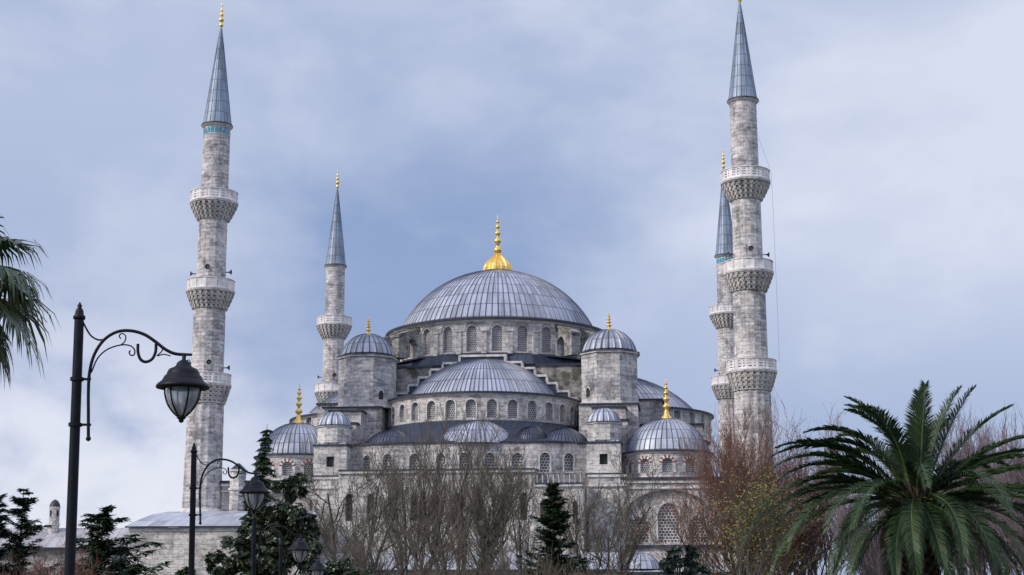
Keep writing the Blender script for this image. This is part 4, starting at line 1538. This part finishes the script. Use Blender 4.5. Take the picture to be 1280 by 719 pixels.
def blob(px, py, rpx, Y, bx):
    q = at(px, py, Y)
    return (q.x - bx[0], q.z - gz(Y), rpx * Y / FPX)
bm = tree_at(345, Ym)
leafy('evergreen_magnolia', 'glossy dark evergreen magnolia behind the third and fourth lamps', 'tree', bm,
      [blob(*b, Ym, bm) for b in ((362, 612, 20), (350, 640, 26), (330, 665, 28), (368, 655, 26), (300, 690, 24), (345, 695, 34), (385, 690, 28), (275, 708, 18), (372, 600, 12), (318, 632, 14))], 26000, .19, 'leaf_mag', 61)
b2 = tree_at(425, 60)
leafy('evergreen_shrub', 'dark glossy shrub at the bottom edge beside the farthest lamp', 'bush', b2,
      [blob(*b, 60, b2) for b in ((425, 712, 18), (448, 722, 16), (402, 720, 16))], 2600, .17, 'leaf_mag', 62, 'evergreen shrubs')
b2 = tree_at(228, 62)
leafy('evergreen_shrub', 'low dark shrub in front of the stone annex wall near the second lamp post', 'bush', b2,
      [blob(*b, 62, b2) for b in ((222, 722, 14), (238, 718, 12))], 1200, .16, 'leaf_mag', 63, 'evergreen shrubs')
b2 = tree_at(848, 80)
leafy('evergreen_shrub', 'bluish dark shrub below the big arched window of the right bay', 'bush', b2,
      [blob(*b, 80, b2) for b in ((846, 702, 20), (862, 694, 14), (832, 716, 18), (872, 715, 18))], 3600, .2, 'leaf_dark', 64, 'evergreen shrubs')
b2 = tree_at(165, 72)
leafy('evergreen_shrub', 'dark hedge-like shrub at the foot of the cedar by the annex corner', 'bush', b2,
      [blob(*b, 72, b2) for b in ((150, 712, 20), (120, 715, 18), (95, 722, 14))], 3000, .18, 'leaf_dark', 65, 'evergreen shrubs')

# ================================================================== feather palm at the right
def feather_palm(label, base, zc, L, nf, seed):
    R = random.Random(seed)
    root = thing('date_palm', label, 'palm tree', (base[0], base[1], gz(base[1])), 0)
    zl = zc - gz(base[1])
    # trunk with old leaf bases
    mb = MB()
    mb.tube([(0, 0, 0), (0, 0, zl * .5), (0, 0, zl - .1)], [.42, .38, .42], 18, 'palm_trunk')
    for i in range(420):
        a = i * 2.39996
        z = .15 + (zl - .15) * i / 420
        d = Vector((sin(a), cos(a), 0)); e = Vector((cos(a), -sin(a), 0))
        r = .40
        o = d * r + Vector((0, 0, z))
        k = .8 + .9 * (z / zl) ** 6
        P = [o - e * .10 * k, o + e * .10 * k, o + e * .05 + d * .10 * k + Vector((0, 0, .14)), o - e * .05 + d * .10 * k + Vector((0, 0, .14))]
        Q = [p + Vector((0, 0, -.07)) for p in P]
        mb.face(P, 'palm_trunk'); mb.face([P[3], P[2], Q[2], Q[3]], 'palm_trunk')
        mb.face([P[1], Q[1], Q[2], P[2]], 'palm_trunk'); mb.face([P[0], P[3], Q[3], Q[0]], 'palm_trunk')
    # swollen crown shaft of fibre and stubs
    for i in range(160):
        a = i * 2.39996
        t = i / 160
        z = zl - .3 + .75 * t
        r = .46 * (1 - t * .7)
        d = Vector((sin(a), cos(a), 0))
        o = d * r + Vector((0, 0, z))
        q = o + d * (.28 - .1 * t) + Vector((0, 0, .16 + .2 * t))
        mb.tube([o, q], [.05, .02], 4, 'palm_trunk')
    mb.build('trunk', root)
    cr = MB(); dead = MB()
    def frond(mb, a, el, L, droop, mat, rmat, dens=1.0, twist=0.0, lw=1.0):
        d = Vector((sin(a), cos(a), 0))
        n = 16
        p = Vector((0, 0, zl + .15)) + d * .18
        pts = [p]; ang = el
        wob = R.uniform(-.25, .25)
        side0 = Vector((cos(a), -sin(a), 0))
        for i in range(n):
            s_ = (i + .5) / n
            ang = el - droop * (s_ ** 1.5)
            dd = d * cos(ang) + Vector((0, 0, 1)) * sin(ang) + side0 * wob * s_ * .5
            p = p + dd.normalized() * (L / n)
            pts.append(p)
        mb.tube(pts, [.026 * (1 - i / n) + .004 for i in range(n + 1)], 4, rmat)
        m_ = int(115 * dens)
        for i in range(m_):
            s_ = .13 + .87 * (i + R.random() * .5) / m_
            j = min(n - 1, int(s_ * n)); f = s_ * n - j
            c = pts[j].lerp(pts[j + 1], f)
            dd = (pts[j + 1] - pts[j]).normalized()
            sd = dd.cross(Vector((0, 0, 1)))
            sd = sd.normalized() if sd.length > .05 else side0
            up_ = sd.cross(dd).normalized()
            prof = min(1, .35 + 2.4 * (s_ - .1)) * (1 - max(0, s_ - .5) ** 1.5 * 1.9)
            ll = .50 * max(.16, prof) * lw * (1.0 if L > 2 else .6)
            for sg in (-1, 1):
                lift = R.uniform(.15, .75)
                fw = R.uniform(.75, 1.05) + .6 * s_
                e = (sd * sg + up_ * lift + dd * fw).normalized()
                l_ = ll * R.uniform(.85, 1.12)
                q1 = c + e * l_ * .55
                q2 = c + (e + Vector((0, 0, -.22))).normalized() * l_
                wv = dd * .017
                mb.face([c - wv * .6, c + wv * .6, q1 + wv, q2, q1 - wv], mat)
    # the old crown: direction, rise, droop and length of its main fronds
    main_ = [(70, 76, 20, 2.95), (175, 86, 14, 2.5), (-50, 86, 62, 2.9), (-85, 73, 92, 3.0), (-125, 82, 82, 2.8), (-88, 53, 70, 3.2), (-95, 40, 72, 3.3),
             (-65, 28, 60, 3.0), (-92, 26, 92, 4.1), (-108, 14, 88, 3.8), (-122, 0, 76, 3.4), (88, 56, 30, 3.2), (80, 38, 36, 3.1), (97, 28, 36, 3.4),
             (112, 14, 32, 2.7), (78, 6, 26, 3.1), (100, 4, 80, 3.3), (135, -2, 88, 3.2), (170, 8, 108, 3.0), (-160, 2, 104, 3.0), (-140, 26, 96, 3.1),
             (150, 34, 96, 2.9), (-172, 50, 110, 2.5), (30, 66, 50, 2.9), (-25, 60, 66, 3.0), (0, 48, 60, 3.0), (50, 40, 62, 3.1), (-45, 36, 66, 3.1), (20, 20, 70, 3.0), (-20, 12, 66, 3.0), (-175, -12, 70, 2.6), (158, -14, 66, 2.5), (-150, -16, 64, 2.7), (125, -20, 58, 2.7), (-115, -22, 55, 2.8), (95, -18, 56, 2.8)]
    for rep_ in range(2):
        for (a, el, dr, l_) in main_:
            j1 = 4 + 9 * rep_
            frond(cr, radians(a + R.uniform(-j1, j1)), radians(el + R.uniform(-j1, j1) * .7 - 6 * rep_), l_ * 1.12 * R.uniform(.92, 1.04), radians(dr + R.uniform(-j1, j1)), 'frond', 'rachis')
    cr.build('crown', root)
    for i in range(4):
        frond(dead, 1.1 + i * 1.55, radians(-30 + R.uniform(-10, 10)), L * .42, radians(45), 'frond_dead', 'frond_dead', .5)
    dead.build('dead_fronds', root)
    return root
PY = 37
pc = at(1146, 634, PY)
feather_palm('big feather-leaved palm with arching dark green fronds at the lower right', (pc.x, PY), pc.z, 3.75, 60, 71)

# ================================================================== fan palm at the left edge
def fan_palm(label, base, zc, seed):
    R = random.Random(seed)
    root = thing('fan_palm', label, 'palm tree', (base[0], base[1], gz(base[1])), 0)
    zl = zc - gz(base[1])
    mb = MB()
    mb.tube([(0, 0, 0), (.05, 0, zl * .4), (0, 0, zl)], [.36, .24, .20], 14, 'palm_trunk')
    mb.build('trunk', root)
    live = MB(); dead = MB()
    def leaf(mb, a, el, pl, bl, mat, rmat, curl):
        d = Vector((sin(a), cos(a), 0)); side = Vector((cos(a), -sin(a), 0))
        n = 8
        p = Vector((0, 0, zl + .1)) + d * .1
        pts = [p]
        for i in range(n):
            ang = el - radians(55) * ((i + .5) / n) ** 1.6
            p = p + (d * cos(ang) + Vector((0, 0, sin(ang)))) * pl / n
            pts.append(p)
        mb.tube(pts, [.022 * (1 - i / n) + .008 for i in range(n + 1)], 4, rmat)
        c = pts[-1]
        dd = (pts[-1] - pts[-2]).normalized()
        nseg = 34
        upn = side.cross(dd).normalized()
        if upn.z < 0:
            upn = -upn
        for k_ in range(nseg):
            th = radians(-125 + 250 * (k_ + .5) / nseg)
            e = (dd * cos(th) + side * sin(th)).normalized()
            w_ = (dd * -sin(th) + side * cos(th)).normalized()
            l_ = bl * (1 - .25 * abs(th) / 2.2) * R.uniform(.85, 1.1)
            g1 = c + e * l_ * .5 + upn * .05 * abs(sin(th)) - Vector((0, 0, .04))
            hw = l_ * .5 * radians(250) / nseg * .52
            g0 = c + e * .04
            dr = curl * R.uniform(.6, 1.35)
            e2 = (e * (1 - dr) + Vector((0, 0, -1)) * dr * 1.25).normalized()
            g2 = g1 + e2 * l_ * .32
            e3 = (e * (1 - dr) * .5 + Vector((0, 0, -1)) * (dr + .35)).normalized()
            g3 = g2 + e3 * l_ * .30
            mb.face([g0 - w_ * .004, g0 + w_ * .004, g1 + w_ * hw, g1 - w_ * hw], mat)
            mb.face([g1 - w_ * hw, g1 + w_ * hw, g2 + w_ * hw * .6, g2 - w_ * hw * .6], mat)
            mb.face([g2 - w_ * hw * .6, g2 + w_ * hw * .6, g3], mat)
    nl = 27
    for i in range(nl):
        t = i / nl
        a = i * 2.39996 + R.uniform(-.2, .2)
        el = radians(80 - 105 * t + R.uniform(-8, 8))
        leaf(live, a, el, R.uniform(1.15, 1.5), R.uniform(1.0, 1.25), 'frond_fan', 'rachis', .24 + .28 * t)
    live.build('crown', root)
    for i in range(16):
        a = i * 2.39996 + .5
        leaf(dead, a, radians(-38 - R.uniform(0, 30)), R.uniform(.9, 1.4), R.uniform(.8, 1.05), 'frond_dead', 'frond_dead', .8)
    dead.build('dead_fronds', root)
    return root
fp = at(-84, 366, 26)
fan_palm('fan palm with drooping green and withered leaves reaching in at the left edge', (fp.x, 26), fp.z, 81)
